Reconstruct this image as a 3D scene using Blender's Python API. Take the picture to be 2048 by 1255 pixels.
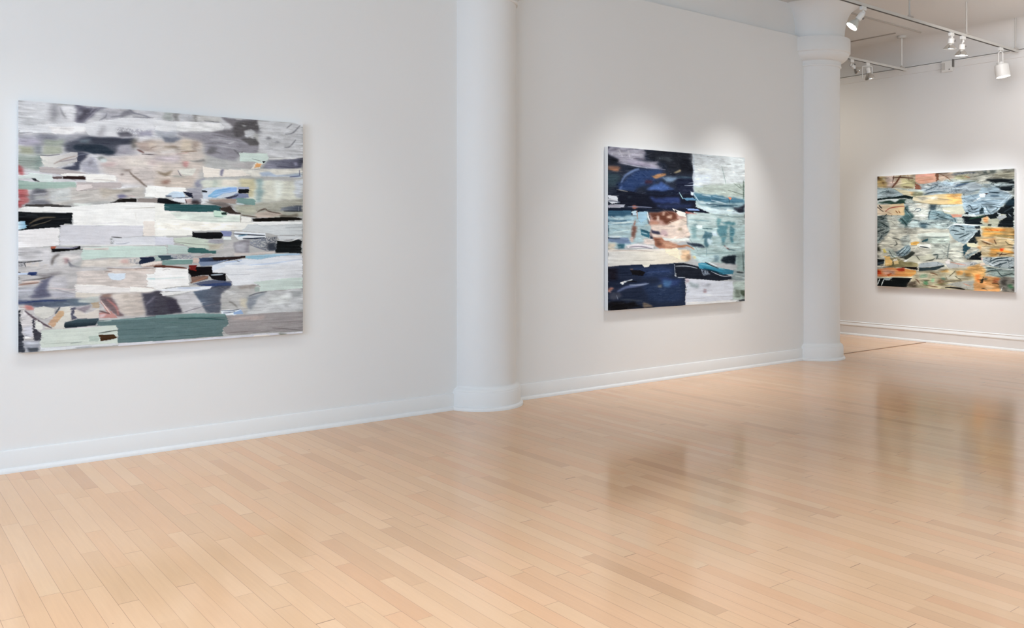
import bpy, bmesh, math, random
import numpy as np
from mathutils import Vector, Matrix

scene = bpy.context.scene
for o in list(bpy.data.objects):
    bpy.data.objects.remove(o, do_unlink=True)
COL = scene.collection

# ------------------------------------------------------------------ camera
YAW = math.atan2(2321.0, 1760.0)          # angle between the view and the long wall
EYE = 1.5
FWD = Vector((math.cos(YAW), math.sin(YAW), 0))
cam_data = bpy.data.cameras.new('camera')
cam_data.sensor_width = 36.0
cam_data.lens = 36.0 * 1760.0 / 2048.0
cam_data.shift_y = -154.5 / 2048.0
cam_data.clip_start = 0.05
cam = bpy.data.objects.new('camera', cam_data)
COL.objects.link(cam)
cam.location = (0, 0, EYE)
cam.rotation_euler = (math.pi / 2, 0, YAW - math.pi / 2)
scene.camera = cam

# ------------------------------------------------------------------ tuning of light and finishes
DAY_SIDE = [(81.0, (0.472, 0.709, 1.000)), (146.7, (0.561, 0.782, 1.000)), (149.9, (0.652, 0.812, 1.000))]
FILL_REAR = [(0.5, (0.834, 0.924, 1.000)), (29.9, (0.802, 0.965, 1.000)), (96.0, (0.839, 0.971, 1.000))]  # fill light added behind the camera, set in invented rear windows
TRACK_AND_FILL_SPOTS = [
    ((0.9, 5.05, 3.75), (1.2, 6.2, 0.0), 36.0, (1.000, 0.985, 0.93), 74, 1.0, 0.035),
    ((2.8, 5.05, 3.75), (2.5, 6.2, 0.0), 36.0, (1.000, 0.985, 0.93), 74, 1.0, 0.035),
    ((6.35, 5.1, 3.75), (6.6, 6.35, 0.2), 126.0, (1.0, 0.99, 0.970), 75, 1.0, 0.02),
    ((8.2, 5.33, 3.56), (7.5, 6.35, 0.2), 126.0, (1.0, 0.99, 0.970), 75, 1.0, 0.02),
    ((10.8, 5.33, 3.55), (12.22, 5.9, 0.0), 150.0, (0.950, 0.983, 1.000), 80, 1.0, 0.02),
    ((11.05, 6.54, 3.62), (12.22, 6.6, 0.0), 150.0, (0.950, 0.983, 1.000), 80, 1.0, 0.02),
    ((7.35, 4.75, 3.80), (7.1, 6.4, 0.45), 95.0, (1.0, 0.99, 0.96), 44, 1.0, 0.02),  # this and the next two: fill added to brighten the wall below the canvases
    ((1.95, 4.6, 3.80), (1.75, 6.4, 0.45), 75.0, (0.98, 1.0, 1.0), 50, 1.0, 0.02),
    ((10.45, 6.0, 3.75), (12.27, 6.15, 0.45), 60.0, (0.95, 0.98, 1.0), 46, 1.0, 0.02),
    ((9.6, 4.2, 3.6), (12.27, 4.8, 2.5), 118.0, (1.000, 0.930, 0.893), 140, 1.0, 0.6),  # this and the next: soft wash added to lift the right wall
    ((9.6, 2.0, 3.6), (12.27, 2.4, 2.5), 117.0, (1.000, 0.930, 0.893), 140, 1.0, 0.6),
    ((0.7, 2.3, 3.9), (0.8, 3.1, 0.0), 400.0, (0.740, 0.840, 1.000), 84, 1.0, 0.2),  # this and the next: cool fill added over the near floor
    ((3.9, 0.8, 3.9), (3.8, 1.3, 0.0), 390.0, (0.690, 0.800, 1.000), 84, 1.0, 0.2),
    ((10.2, 8.4, 3.75), (12.27, 8.2, 2.0), 90.0, (1.000, 0.917, 0.789), 120, 1.0, 0.2),  # fill added for the right wall in the next bay
]
WALL_COLOR = (0.80, 0.80, 0.795)
TRIM_COLOR = (0.785, 0.785, 0.78)
CEIL_COLOR = (0.76, 0.755, 0.745)
FLOOR_D = (0.64, 0.373, 0.2)
FLOOR_M1 = (0.715, 0.434, 0.238)
FLOOR_M2 = (0.745, 0.455, 0.252)
FLOOR_L = (0.765, 0.48, 0.275)
FLOOR_R = (0.755, 0.4, 0.21)
FLOOR_ROUGH = 0.1
FLOOR_SPEC = 0.5
GAIN_A = (1.09, 1.10, 1.08, 1.07)
GAIN_B = (1.13, 1.20, 1.26, 1.07)
GAIN_C = (1.0, 1.06, 1.12, 1.14)

# ------------------------------------------------------------------ exposure and sky
scene.view_settings.view_transform = 'Standard'
scene.view_settings.look = 'None'
scene.view_settings.gamma = 1.0
scene.view_settings.use_curve_mapping = False
scene.view_settings.exposure = 0.0
world = bpy.data.worlds.new('sky')
scene.world = world
world.use_nodes = True
bg = world.node_tree.nodes['Background']
bg.inputs[0].default_value = (0.72, 0.84, 1.0, 1)
bg.inputs[1].default_value = 1.0

# ------------------------------------------------------------------ light
X0, X1 = -2.6, 12.27          # window wall, right wall
Y0, Y1 = -5.0, 6.40           # rear wall, long wall
YA = 10.4                     # far end of the next bay
CEIL = 4.33
DRY = 3.93                    # top of the drywall lining


def area(name, loc, direction, sx, sy, power, color, spread=180):
    l = bpy.data.lights.new(name, 'AREA')
    l.shape = 'RECTANGLE'
    l.size, l.size_y = sx, sy
    l.energy = power
    l.color = color
    l.spread = math.radians(spread)
    o = bpy.data.objects.new(name, l)
    COL.objects.link(o)
    o.location = loc
    o.rotation_euler = Vector(direction).to_track_quat('-Z', 'Y').to_euler()
    return o


def spot(name, loc, target, power, color, angle, blend, radius=0.035):
    l = bpy.data.lights.new(name, 'SPOT')
    l.energy = power
    l.color = color
    l.spot_size = math.radians(angle)
    l.spot_blend = blend
    l.shadow_soft_size = radius
    o = bpy.data.objects.new(name, l)
    COL.objects.link(o)
    o.location = loc
    o.rotation_euler = (Vector(target) - Vector(loc)).to_track_quat('-Z', 'Y').to_euler()
    return o


WINDOWS_SIDE = [(-3.9, -1.9), (-0.9, 1.1), (2.3, 4.3)]        # y ranges in the window wall
FILL_WINDOWS_REAR = [(-1.0, 1.2), (3.0, 5.2), (7.0, 9.2)]          # x ranges of the windows added in the rear wall for fill
WZ0, WZ1 = 0.75, 3.45
for (a, b), (pw, colr) in zip(WINDOWS_SIDE, DAY_SIDE):
    area('daylight_or_fill', (X0 + 0.02, (a + b) / 2, (WZ0 + WZ1) / 2), (1, 0, -0.30), b - a, WZ1 - WZ0, pw, colr)
for (a, b), (pw, colr) in zip(FILL_WINDOWS_REAR, FILL_REAR):
    area('daylight_or_fill', ((a + b) / 2, Y0 + 0.02, (WZ0 + WZ1) / 2), (0, 1, -0.12), b - a, WZ1 - WZ0, pw, colr)
# track lamps on the canvases, then added fill spots for walls and floor
for loc_, tgt, pw, colr, an, bl, rad in TRACK_AND_FILL_SPOTS:
    spot('track_or_fill_lamp', loc_, tgt, pw, colr, an, bl, rad)

# ------------------------------------------------------------------ helpers


def tag(o, label=None, cat=None, group=None, kind=None):
    if label:
        o['label'] = label
    if cat:
        o['category'] = cat
    if group:
        o['group'] = group
    if kind:
        o['kind'] = kind
    return o


def empty(name, loc, label, cat, group=None):
    o = bpy.data.objects.new(name, None)
    o.empty_display_size = 0.1
    COL.objects.link(o)
    o.location = loc
    return tag(o, label, cat, group)


def build(name, bm, mat, parent=None, smooth=None, loc=None):
    me = bpy.data.meshes.new(name)
    bmesh.ops.recalc_face_normals(bm, faces=bm.faces)
    bm.to_mesh(me)
    bm.free()
    mats = mat if isinstance(mat, (list, tuple)) else [mat]
    for m in mats:
        me.materials.append(m)
    if smooth:
        me.polygons.foreach_set('use_smooth', [True] * len(me.polygons))
        me.set_sharp_from_angle(angle=math.radians(smooth))
    o = bpy.data.objects.new(name, me)
    COL.objects.link(o)
    if loc is not None:
        o.location = loc
    if parent is not None:
        o.parent = parent
    return o


def box(bm, lo, hi, mat_index=0):
    x0, y0, z0 = lo
    x1, y1, z1 = hi
    v = [bm.verts.new(p) for p in ((x0, y0, z0), (x1, y0, z0), (x1, y1, z0), (x0, y1, z0),
                                   (x0, y0, z1), (x1, y0, z1), (x1, y1, z1), (x0, y1, z1))]
    for f in ((0, 3, 2, 1), (4, 5, 6, 7), (0, 1, 5, 4), (1, 2, 6, 5), (2, 3, 7, 6), (3, 0, 4, 7)):
        bm.faces.new([v[i] for i in f]).material_index = mat_index
    return v


def lathe(bm, profile, seg=48, matrix=None, close=True):
    """profile: (radius, height) pairs from one end to the other about local z."""
    M = matrix or Matrix.Identity(4)
    rings = []
    for r, z in profile:
        if r < 1e-6:
            rings.append([bm.verts.new(M @ Vector((0, 0, z)))])
        else:
            rings.append([bm.verts.new(M @ Vector((r * math.cos(2 * math.pi * i / seg), r * math.sin(2 * math.pi * i / seg), z)))
                          for i in range(seg)])
    for a, b in zip(rings, rings[1:]):
        for i in range(seg):
            j = (i + 1) % seg
            if len(a) == 1 and len(b) == 1:
                continue
            if len(a) == 1:
                bm.faces.new((a[0], b[i], b[j]))
            elif len(b) == 1:
                bm.faces.new((a[i], b[0], a[j]))
            else:
                bm.faces.new((a[i], b[i], b[j], a[j]))
    if close:
        for r in (rings[0], rings[-1]):
            if len(r) > 1:
                bm.faces.new(r)


def tube(bm, pts, r, seg=10):
    pts = [Vector(p) for p in pts]
    rings = []
    for i, p in enumerate(pts):
        d = (pts[min(i + 1, len(pts) - 1)] - pts[max(i - 1, 0)]).normalized()
        u = d.orthogonal().normalized()
        if rings:
            u = (rings[-1][1] - d * rings[-1][1].dot(d)).normalized()
        w = d.cross(u)
        rings.append(([bm.verts.new(p + r * (math.cos(2 * math.pi * k / seg) * u + math.sin(2 * math.pi * k / seg) * w))
                       for k in range(seg)], u))
    for (a, _), (b, _) in zip(rings, rings[1:]):
        for k in range(seg):
            bm.faces.new((a[k], a[(k + 1) % seg], b[(k + 1) % seg], b[k]))
    bm.faces.new(rings[0][0])
    bm.faces.new(rings[-1][0])


def extrude_profile(bm, prof, axis, a, b, base, sign):
    """prof: closed (depth, z) polygon; depth grows from 'base' in direction 'sign'; runs along axis from a to b."""
    def P(t, d, z):
        return (t, base + sign * d, z) if axis == 'x' else (base + sign * d, t, z)
    r0 = [bm.verts.new(P(a, d, z)) for d, z in prof]
    r1 = [bm.verts.new(P(b, d, z)) for d, z in prof]
    n = len(prof)
    for i in range(n):
        bm.faces.new((r0[i], r0[(i + 1) % n], r1[(i + 1) % n], r1[i]))
    bm.faces.new(r0)
    bm.faces.new(r1)


def aim_matrix(loc, direction):
    q = Vector(direction).normalized().to_track_quat('Z', 'Y')
    return Matrix.Translation(Vector(loc)) @ q.to_matrix().to_4x4()


# ------------------------------------------------------------------ materials


def principled(name, color, rough=0.5, metal=0.0, spec=0.5, emit=None, emit_strength=0.0):
    m = bpy.data.materials.new(name)
    m.use_nodes = True
    b = m.node_tree.nodes['Principled BSDF']
    b.inputs['Base Color'].default_value = (*color, 1)
    b.inputs['Roughness'].default_value = rough
    b.inputs['Metallic'].default_value = metal
    b.inputs['Specular IOR Level'].default_value = spec
    if emit:
        b.inputs['Emission Color'].default_value = (*emit, 1)
        b.inputs['Emission Strength'].default_value = emit_strength
    return m


def paint(name, color, rough, bump=0.02, scale=60.0, spec=0.35):
    """wall paint with the faint orange-peel of a roller"""
    m = principled(name, color, rough, spec=spec)
    nt = m.node_tree
    b = nt.nodes['Principled BSDF']
    tc = nt.nodes.new('ShaderNodeTexCoord')
    no = nt.nodes.new('ShaderNodeTexNoise')
    no.inputs['Scale'].default_value = scale
    no.inputs['Detail'].default_value = 3
    bp = nt.nodes.new('ShaderNodeBump')
    bp.inputs['Strength'].default_value = bump
    bp.inputs['Distance'].default_value = 0.01
    nt.links.new(tc.outputs['Object'], no.inputs['Vector'])
    nt.links.new(no.outputs['Fac'], bp.inputs['Height'])
    nt.links.new(bp.outputs['Normal'], b.inputs['Normal'])
    return m


M_WALL = paint('wall_paint', WALL_COLOR, 0.62)
M_COLUMN = paint('column_paint', WALL_COLOR, 0.5, 0.03, 25.0)
M_TRIM = paint('trim_paint', TRIM_COLOR, 0.42, 0.01, 40.0)
M_CEIL = paint('ceiling_paint', CEIL_COLOR, 0.75, 0.05, 8.0)
M_LAMP = principled('lamp_white', (0.80, 0.80, 0.78), 0.38)
M_RAIL = principled('rail_white', (0.60, 0.59, 0.56), 0.45)
M_ROD = principled('rod_grey', (0.54, 0.52, 0.49), 0.5)
M_CEIL_LINE = principled('ceiling_line_taupe', (0.45, 0.41, 0.37), 0.6)
M_SLOT = principled('rail_slot', (0.05, 0.045, 0.04), 0.6)
M_DARK = principled('dark_plastic', (0.17, 0.16, 0.15), 0.5)
M_SILVER = principled('lamp_silver', (0.72, 0.72, 0.70), 0.18, 0.9)
M_BULBGLASS = principled('lamp_glass', (0.62, 0.64, 0.60), 0.12, 0.25)
M_LIT = principled('lamp_face_lit', (0.9, 0.9, 0.88), 0.3, emit=(1.0, 0.95, 0.86), emit_strength=9.0)
M_DIM = principled('lamp_face_dim', (0.8, 0.8, 0.78), 0.2, emit=(1.0, 0.95, 0.86), emit_strength=0.15)
M_EDGE = principled('canvas_edge', (0.80, 0.81, 0.82), 0.7)
M_THRESH = principled('threshold_wood', (0.26, 0.15, 0.085), 0.4)
M_FRAME = principled('window_frame_paint', (0.75, 0.75, 0.74), 0.45)
M_PANE = bpy.data.materials.new('window_glass')
M_PANE.use_nodes = True
_b = M_PANE.node_tree.nodes['Principled BSDF']
_b.inputs['Transmission Weight'].default_value = 1.0
_b.inputs['Roughness'].default_value = 0.02
_b.inputs['IOR'].default_value = 1.1


def floor_material():
    m = bpy.data.materials.new('maple_strip_floor')
    m.use_nodes = True
    nt = m.node_tree
    N, L = nt.nodes, nt.links
    b = N['Principled BSDF']

    def math_(op, a, c=None, d=None):
        n = N.new('ShaderNodeMath')
        n.operation = op
        for i, v in enumerate((a, c, d)):
            if v is None:
                continue
            if isinstance(v, (int, float)):
                n.inputs[i].default_value = v
            else:
                L.new(v, n.inputs[i])
        return n.outputs[0]

    def white(dim, w=None, vec=None):
        n = N.new('ShaderNodeTexWhiteNoise')
        n.noise_dimensions = dim
        if w is not None:
            L.new(w, n.inputs['W'])
        if vec is not None:
            L.new(vec, n.inputs['Vector'])
        return n

    def combine(x, y, z=0.0):
        n = N.new('ShaderNodeCombineXYZ')
        for i, v in enumerate((x, y, z)):
            if isinstance(v, (int, float)):
                n.inputs[i].default_value = v
            else:
                L.new(v, n.inputs[i])
        return n.outputs[0]

    def mix(fac, a, c, mode='MIX'):
        n = N.new('ShaderNodeMix')
        n.data_type = 'RGBA'
        n.blend_type = mode
        for sock, v in ((n.inputs['Factor'], fac), (n.inputs['A'], a), (n.inputs['B'], c)):
            if isinstance(v, (int, float)):
                sock.default_value = v
            elif isinstance(v, tuple):
                sock.default_value = (*v, 1)
            else:
                L.new(v, sock)
        return n.outputs['Result']

    tc = N.new('ShaderNodeTexCoord')
    sep = N.new('ShaderNodeSeparateXYZ')
    L.new(tc.outputs['Object'], sep.inputs[0])
    X, Y = sep.outputs['X'], sep.outputs['Y']
    W = 0.0808
    xs = math_('DIVIDE', X, W)
    row = math_('FLOOR', xs)
    fx = math_('FRACT', xs)
    rr = white('1D', row).outputs['Value']
    rr2 = white('1D', math_('ADD', row, 311.7)).outputs['Value']
    length = math_('MULTIPLY_ADD', rr, 0.75, 0.55)
    ys = math_('ADD', math_('DIVIDE', Y, length), math_('MULTIPLY', rr2, 17.0))
    # vary the board lengths inside a row
    wob = N.new('ShaderNodeTexNoise')
    wob.noise_dimensions = '2D'
    wob.inputs['Scale'].default_value = 1.0
    L.new(combine(math_('MULTIPLY', row, 5.3), math_('MULTIPLY', ys, 0.8)), wob.inputs['Vector'])
    ys = math_('ADD', ys, math_('MULTIPLY', wob.outputs['Fac'], 0.9))
    idx = math_('FLOOR', ys)
    fy = math_('FRACT', ys)
    rnd = white('2D', vec=combine(row, idx))
    tone = rnd.outputs['Value']
    sepc = N.new('ShaderNodeSeparateColor')
    L.new(rnd.outputs['Color'], sepc.inputs[0])
    hue = sepc.outputs[1]
    # board tone
    ramp = N.new('ShaderNodeValToRGB')
    e = ramp.color_ramp.elements
    e[0].position, e[0].color = 0.0, (*FLOOR_D, 1)
    e[1].position, e[1].color = 1.0, (*FLOOR_L, 1)
    k = e.new(0.11)
    k.color = (*FLOOR_M1, 1)
    k = e.new(0.60)
    k.color = (*FLOOR_M2, 1)
    L.new(tone, ramp.inputs[0])
    col = mix(math_('MULTIPLY', math_('POWER', hue, 3.0), 0.55), ramp.outputs[0], FLOOR_R)
    # grain, stretched along the board
    gn = N.new('ShaderNodeTexNoise')
    gn.inputs['Scale'].default_value = 1.0
    gn.inputs['Detail'].default_value = 5
    gn.inputs['Roughness'].default_value = 0.6
    L.new(combine(math_('MULTIPLY', X, 70.0), math_('MULTIPLY', Y, 3.5), math_('MULTIPLY', tone, 40.0)), gn.inputs['Vector'])
    gr = math_('MULTIPLY_ADD', gn.outputs['Fac'], 0.14, 0.93)
    col = mix(1.0, col, combine(gr, gr, gr), 'MULTIPLY')
    # broad mottling of age and wear
    bn = N.new('ShaderNodeTexNoise')
    bn.inputs['Scale'].default_value = 0.9
    bn.inputs['Detail'].default_value = 2
    L.new(tc.outputs['Object'], bn.inputs['Vector'])
    br = math_('MULTIPLY_ADD', bn.outputs['Fac'], 0.12, 0.94)
    col = mix(1.0, col, combine(br, br, br), 'MULTIPLY')
    # joints: long seams vary from row to row, butt joints are finer
    ex = math_('MULTIPLY', math_('MINIMUM', fx, math_('SUBTRACT', 1.0, fx)), W)
    ey = math_('MULTIPLY', math_('MINIMUM', fy, math_('SUBTRACT', 1.0, fy)), length)
    seam_w = math_('MULTIPLY_ADD', rr2, 0.0007, 0.0003)
    s1 = math_('LESS_THAN', ex, seam_w)
    s2 = math_('LESS_THAN', ey, 0.0011)
    gate = math_('GREATER_THAN', white('2D', vec=combine(math_('ADD', row, 77.0), idx)).outputs['Value'], 0.35)
    s2 = math_('MULTIPLY', s2, gate)
    seam = math_('MAXIMUM', math_('MULTIPLY', s1, 0.62), math_('MULTIPLY', s2, 0.8))
    col = mix(seam, col, (0.16, 0.09, 0.045))
    # rare small mineral streaks and knots
    kn = N.new('ShaderNodeTexVoronoi')
    kn.inputs['Scale'].default_value = 1.0
    L.new(combine(math_('MULTIPLY', X, 3.2), math_('MULTIPLY', Y, 1.7)), kn.inputs['Vector'])
    kd = math_('LESS_THAN', kn.outputs['Distance'], 0.020)
    col = mix(math_('MULTIPLY', kd, 0.55), col, (0.15, 0.085, 0.05))
    L.new(col, b.inputs['Base Color'])
    rn = N.new('ShaderNodeTexNoise')
    rn.inputs['Scale'].default_value = 2.2
    rn.inputs['Detail'].default_value = 4
    L.new(tc.outputs['Object'], rn.inputs['Vector'])
    rough = math_('ADD', math_('MULTIPLY_ADD', rn.outputs['Fac'], 0.06, FLOOR_ROUGH), math_('MULTIPLY', hue, 0.03))
    L.new(rough, b.inputs['Roughness'])
    b.inputs['Specular IOR Level'].default_value = FLOOR_SPEC
    # slight cupping of each strip
    cup = math_('MULTIPLY', math_('POWER', math_('SUBTRACT', fx, 0.5), 2.0), 0.0012)
    tilt = math_('MULTIPLY', math_('MULTIPLY', math_('SUBTRACT', tone, 0.5), fx), 0.0008)
    h = math_('SUBTRACT', math_('ADD', cup, tilt), math_('MULTIPLY', seam, 0.0006))
    bp = N.new('ShaderNodeBump')
    bp.inputs['Strength'].default_value = 0.10
    bp.inputs['Distance'].default_value = 1.0
    L.new(h, bp.inputs['Height'])
    L.new(bp.outputs['Normal'], b.inputs['Normal'])
    return m


M_FLOOR = floor_material()

# ------------------------------------------------------------------ room shell
bm = bmesh.new()
box(bm, (X0, Y0, -0.10), (X1 + 0.15, YA, 0.0))
floor = tag(build('floor', bm, M_FLOOR), kind='structure')

bm = bmesh.new()
box(bm, (X0 - 0.3, Y0 - 0.3, CEIL), (X1 + 0.3, YA + 0.3, CEIL + 0.15))
tag(build('ceiling', bm, M_CEIL), kind='structure')

# long wall: lining up to DRY with the older wall set back above it
CX = (4.56, 9.62)
CY = 6.48
GAP = 0.308
for xa, xb in ((X0, CX[0] - GAP), (CX[0] + GAP, CX[1] - GAP)):
    bm = bmesh.new()
    box(bm, (xa, Y1, 0), (xb, Y1 + 0.16, DRY))
    box(bm, (xa, Y1 + 0.07, DRY + 0.027), (xb, Y1 + 0.16, CEIL))
    box(bm, (xa, Y1 + 0.15, DRY), (xb, Y1 + 0.16, DRY + 0.027))
    tag(build('wall_left', bm, M_WALL), kind='structure')
bm = bmesh.new()
box(bm, (X1, Y0, 0), (X1 + 0.15, YA, DRY + 0.01))
box(bm, (X1 + 0.05, Y0, DRY + 0.036), (X1 + 0.15, YA, CEIL), 1)
box(bm, (X1 + 0.14, Y0, DRY + 0.01), (X1 + 0.15, YA, DRY + 0.036), 1)
tag(build('wall_right', bm, [M_WALL, M_CEIL]), kind='structure')

bm = bmesh.new()
box(bm, (5.9, YA, 0), (X1, YA + 0.12, CEIL))
tag(build('wall_back', bm, M_WALL), kind='structure')
bm = bmesh.new()
box(bm, (5.78, Y1 + 0.16, 0), (5.9, YA + 0.12, CEIL))
tag(build('wall_bay', bm, M_WALL), kind='structure')


def wall_with_windows(name, axis, pos, thick, spans, a, b):
    bm = bmesh.new()

    def bx(t0, t1, z0, z1):
        if axis == 'y':
            box(bm, (pos - thick, t0, z0), (pos, t1, z1))
        else:
            box(bm, (t0, pos - thick, z0), (t1, pos, z1))
    t = a
    for s0, s1 in spans:
        bx(t, s0, 0, CEIL)
        bx(s0, s1, 0, WZ0)
        bx(s0, s1, WZ1, CEIL)
        t = s1
    bx(t, b, 0, CEIL)
    return tag(build(name, bm, M_WALL), kind='structure')


wall_with_windows('wall_window', 'y', X0, 0.25, WINDOWS_SIDE, Y0 - 0.25, Y1 + 0.16)
wall_with_windows('wall_rear', 'x', Y0, 0.25, FILL_WINDOWS_REAR, X0, X1 + 0.15)
n = 0
for axis, pos, spans in (('y', X0, WINDOWS_SIDE), ('x', Y0, FILL_WINDOWS_REAR)):
    for s0, s1 in spans:
        n += 1
        fb, pb = bmesh.new(), bmesh.new()

        def bx(bmx, t0, t1, z0, z1, d0, d1):
            if axis == 'y':
                box(bmx, (pos - d1, t0, z0), (pos - d0, t1, z1))
            else:
                box(bmx, (t0, pos - d1, z0), (t1, pos - d0, z1))
        mid = (WZ0 + WZ1) / 2
        for z0, z1 in ((WZ0, WZ0 + .06), (mid - .025, mid + .025), (WZ1 - .06, WZ1)):
            bx(fb, s0 + .06, s1 - .06, z0, z1, .12, .18)
        for t in (s0, s1 - .06):
            bx(fb, t, t + .06, WZ0, WZ1, .12, .18)
        bx(pb, s0 + .06, s1 - .06, WZ0 + .06, WZ1 - .06, .145, .15)
        w = tag(build('window_%d' % n, fb, M_FRAME), kind='structure')
        build('pane', pb, M_PANE, w)

# baseboards
BASE_L = [(0, 0), (0.034, 0), (0.034, 0.008), (0.030, 0.020), (0.022, 0.028), (0.014, 0.030), (0.014, 0.134),
          (0.010, 0.140), (0, 0.142)]
BASE_R = [(0, 0), (0.036, 0), (0.036, 0.008), (0.032, 0.020), (0.024, 0.028), (0.018, 0.030), (0.018, 0.142),
          (0.024, 0.146), (0.026, 0.156), (0.022, 0.166), (0.013, 0.178), (0.010, 0.192), (0.014, 0.200), (0.006, 0.208), (0, 0.208)]
bm = bmesh.new()
extrude_profile(bm, BASE_L, 'x', X0, CX[0] - 0.34, Y1, -1)
extrude_profile(bm, BASE_L, 'x', CX[0] + 0.34, CX[1] - 0.34, Y1, -1)
tag(build('baseboard_left', bm, M_TRIM, smooth=35), kind='structure')
bm = bmesh.new()
extrude_profile(bm, BASE_R, 'y', Y0, YA, X1, -1)
tag(build('baseboard_right', bm, M_TRIM, smooth=35), kind='structure')
# wood threshold on the line of the long wall, cornice strip on the right wall
bm = bmesh.new()
box(bm, (CX[1] + 0.39, Y1 + 0.005, 0.0), (X1 - 0.036, Y1 + 0.030, 0.004))
tag(build('trim_1', bm, M_THRESH), kind='structure')
bm = bmesh.new()
extrude_profile(bm, [(0, DRY - 0.085), (0.010, DRY - 0.082), (0.012, DRY - 0.006), (0.016, DRY), (0.016, DRY + 0.014), (0, DRY + 0.014)],
                'y', Y0, YA, X1, -1)
tag(build('trim_2', bm, M_WALL), kind='structure')
# plastered cove where the ceiling turns down into the old wall above the lining
bm = bmesh.new()
RC = 0.26
arc = [(RC - RC * math.sin(math.pi / 2 * i / 14), CEIL - RC + RC * math.cos(math.pi / 2 * i / 14)) for i in range(15)]
extrude_profile(bm, [(0, CEIL)] + arc, 'y', Y0, YA, X1 + 0.05, -1)
tag(build('trim_5', bm, M_CEIL, smooth=40), kind='structure')
# thin taupe tubes drawn as dark lines on the ceiling by the second column
bm = bmesh.new()
tube(bm, [(10.12, 6.27, CEIL - 0.006), (10.6, 6.275, CEIL - 0.006), (11.1, 6.27, CEIL - 0.006), (11.86, 6.285, CEIL - 0.006)], 0.013, 8)
tag(build('trim_3', bm, M_CEIL_LINE, smooth=60), kind='structure')
bm = bmesh.new()
tube(bm, [(11.63, 6.52, CEIL - 0.004), (11.62, 7.2, CEIL - 0.004), (11.62, YA, CEIL - 0.004)], 0.011, 8)
tag(build('trim_4', bm, M_CEIL_LINE, smooth=60), kind='structure')

# ------------------------------------------------------------------ columns


def ogee(r0, z0, r1, z1, n=10):
    out = []
    for i in range(n + 1):
        t = i / n
        s = t - math.sin(2 * math.pi * t) / (2 * math.pi)
        out.append((r0 + (r1 - r0) * s, z0 + (z1 - z0) * t))
    return out


def column(x, label):
    root = empty('column', (x, CY, 0), label, 'column', 'round white columns')
    tag(root, kind='thing')
    R = 0.320
    bm = bmesh.new()
    quarter = [(0.383, 0.0), (0.383, 0.010)] + [(0.361 + 0.022 * math.cos(a), 0.010 + 0.022 * math.sin(a)) for a in
                                              [math.pi / 2 * i / 6 for i in range(1, 7)]]
    lathe(bm, [(0.0, 0.0)] + quarter + [(0.361, 0.150), (0.358, 0.155)] + ogee(0.356, 0.157, R + 0.002, 0.205) + [(0.0, 0.205)], 96)
    build('base', bm, M_COLUMN, root, 40)
    bm = bmesh.new()
    lathe(bm, [(R, 0.2), (R, 3.57)], 96)
    build('shaft', bm, M_COLUMN, root, 40)
    bm = bmesh.new()
    prof = [(0.0, 3.57), (0.328, 3.57), (0.335, 3.576), (0.337, 3.588), (0.332, 3.596), (0.332, 3.64)]
    for i in range(1, 11):                       # echinus
        a = math.pi / 2 * i / 10
        prof.append((0.332 + 0.092 * math.sin(a) ** 1.3, 3.64 + 0.095 * (1 - math.cos(a)) ** 0.9))
    prof += [(0.436, 3.740), (0.442, 3.748), (0.442, 3.902), (0.436, 3.914), (0.0, 3.914)]
    lathe(bm, prof, 96)
    build('capital', bm, M_COLUMN, root, 35)
    bm = bmesh.new()
    prof = [(0.0, 3.914), (0.372, 3.914)]
    for i in range(1, 17):                       # flare up to the slab
        t = i / 16
        prof.append((0.372 + 0.10 * t ** 2.2 + 0.07 * t ** 9, 3.914 + (CEIL - 0.002 - 3.914) * t))
    lathe(bm, prof + [(0.0, CEIL - 0.002)], 96)
    build('flare', bm, M_COLUMN, root, 50)
    return root


column(CX[0], 'round white column half set in the long wall between the two large paintings')
column(CX[1], 'round white column with wide capital at the far end of the long wall')

# ------------------------------------------------------------------ the painted canvases


def srgb_lin(c):
    c = np.asarray(c, dtype=np.float32)
    return np.where(c <= 0.04045, c / 12.92, ((c + 0.055) / 1.055) ** 2.4)


def hexc(h):
    return np.array([int(h[i:i + 2], 16) / 255.0 for i in (0, 2, 4)], dtype=np.float32)


def gauss1(a, sig, axis):
    if sig < 0.15:
        return a
    r = max(1, int(math.ceil(sig * 2.6)))
    k = np.exp(-0.5 * (np.arange(-r, r + 1) / sig) ** 2)
    k /= k.sum()
    pad = [(0, 0), (0, 0)]
    pad[axis] = (r, r)
    p = np.pad(a, pad, mode='edge')
    out = np.zeros_like(a)
    n = a.shape[axis]
    for i, w in enumerate(k):
        out += w * (p[i:i + n, :] if axis == 0 else p[:, i:i + n])
    return out


def blur(a, s):
    return gauss1(gauss1(a, s, 0), s, 1)


def smooth_noise(rng, h, w, sy, sx):
    n = gauss1(gauss1(rng.standard_normal((h, w)).astype(np.float32), sy, 0), sx, 1)
    return n / (n.std() + 1e-9)


def poly_mask(px, py, X, Y):
    m = np.zeros(X.shape, dtype=bool)
    n = len(px)
    j = n - 1
    for i in range(n):
        x0, y0, x1, y1 = px[i], py[i], px[j], py[j]
        if y0 != y1:
            c = ((y0 > Y) != (y1 > Y)) & (X < (x1 - x0) * (Y - y0) / (y1 - y0) + x0)
            m ^= c
        j = i
    return m.astype(np.float32)


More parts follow.
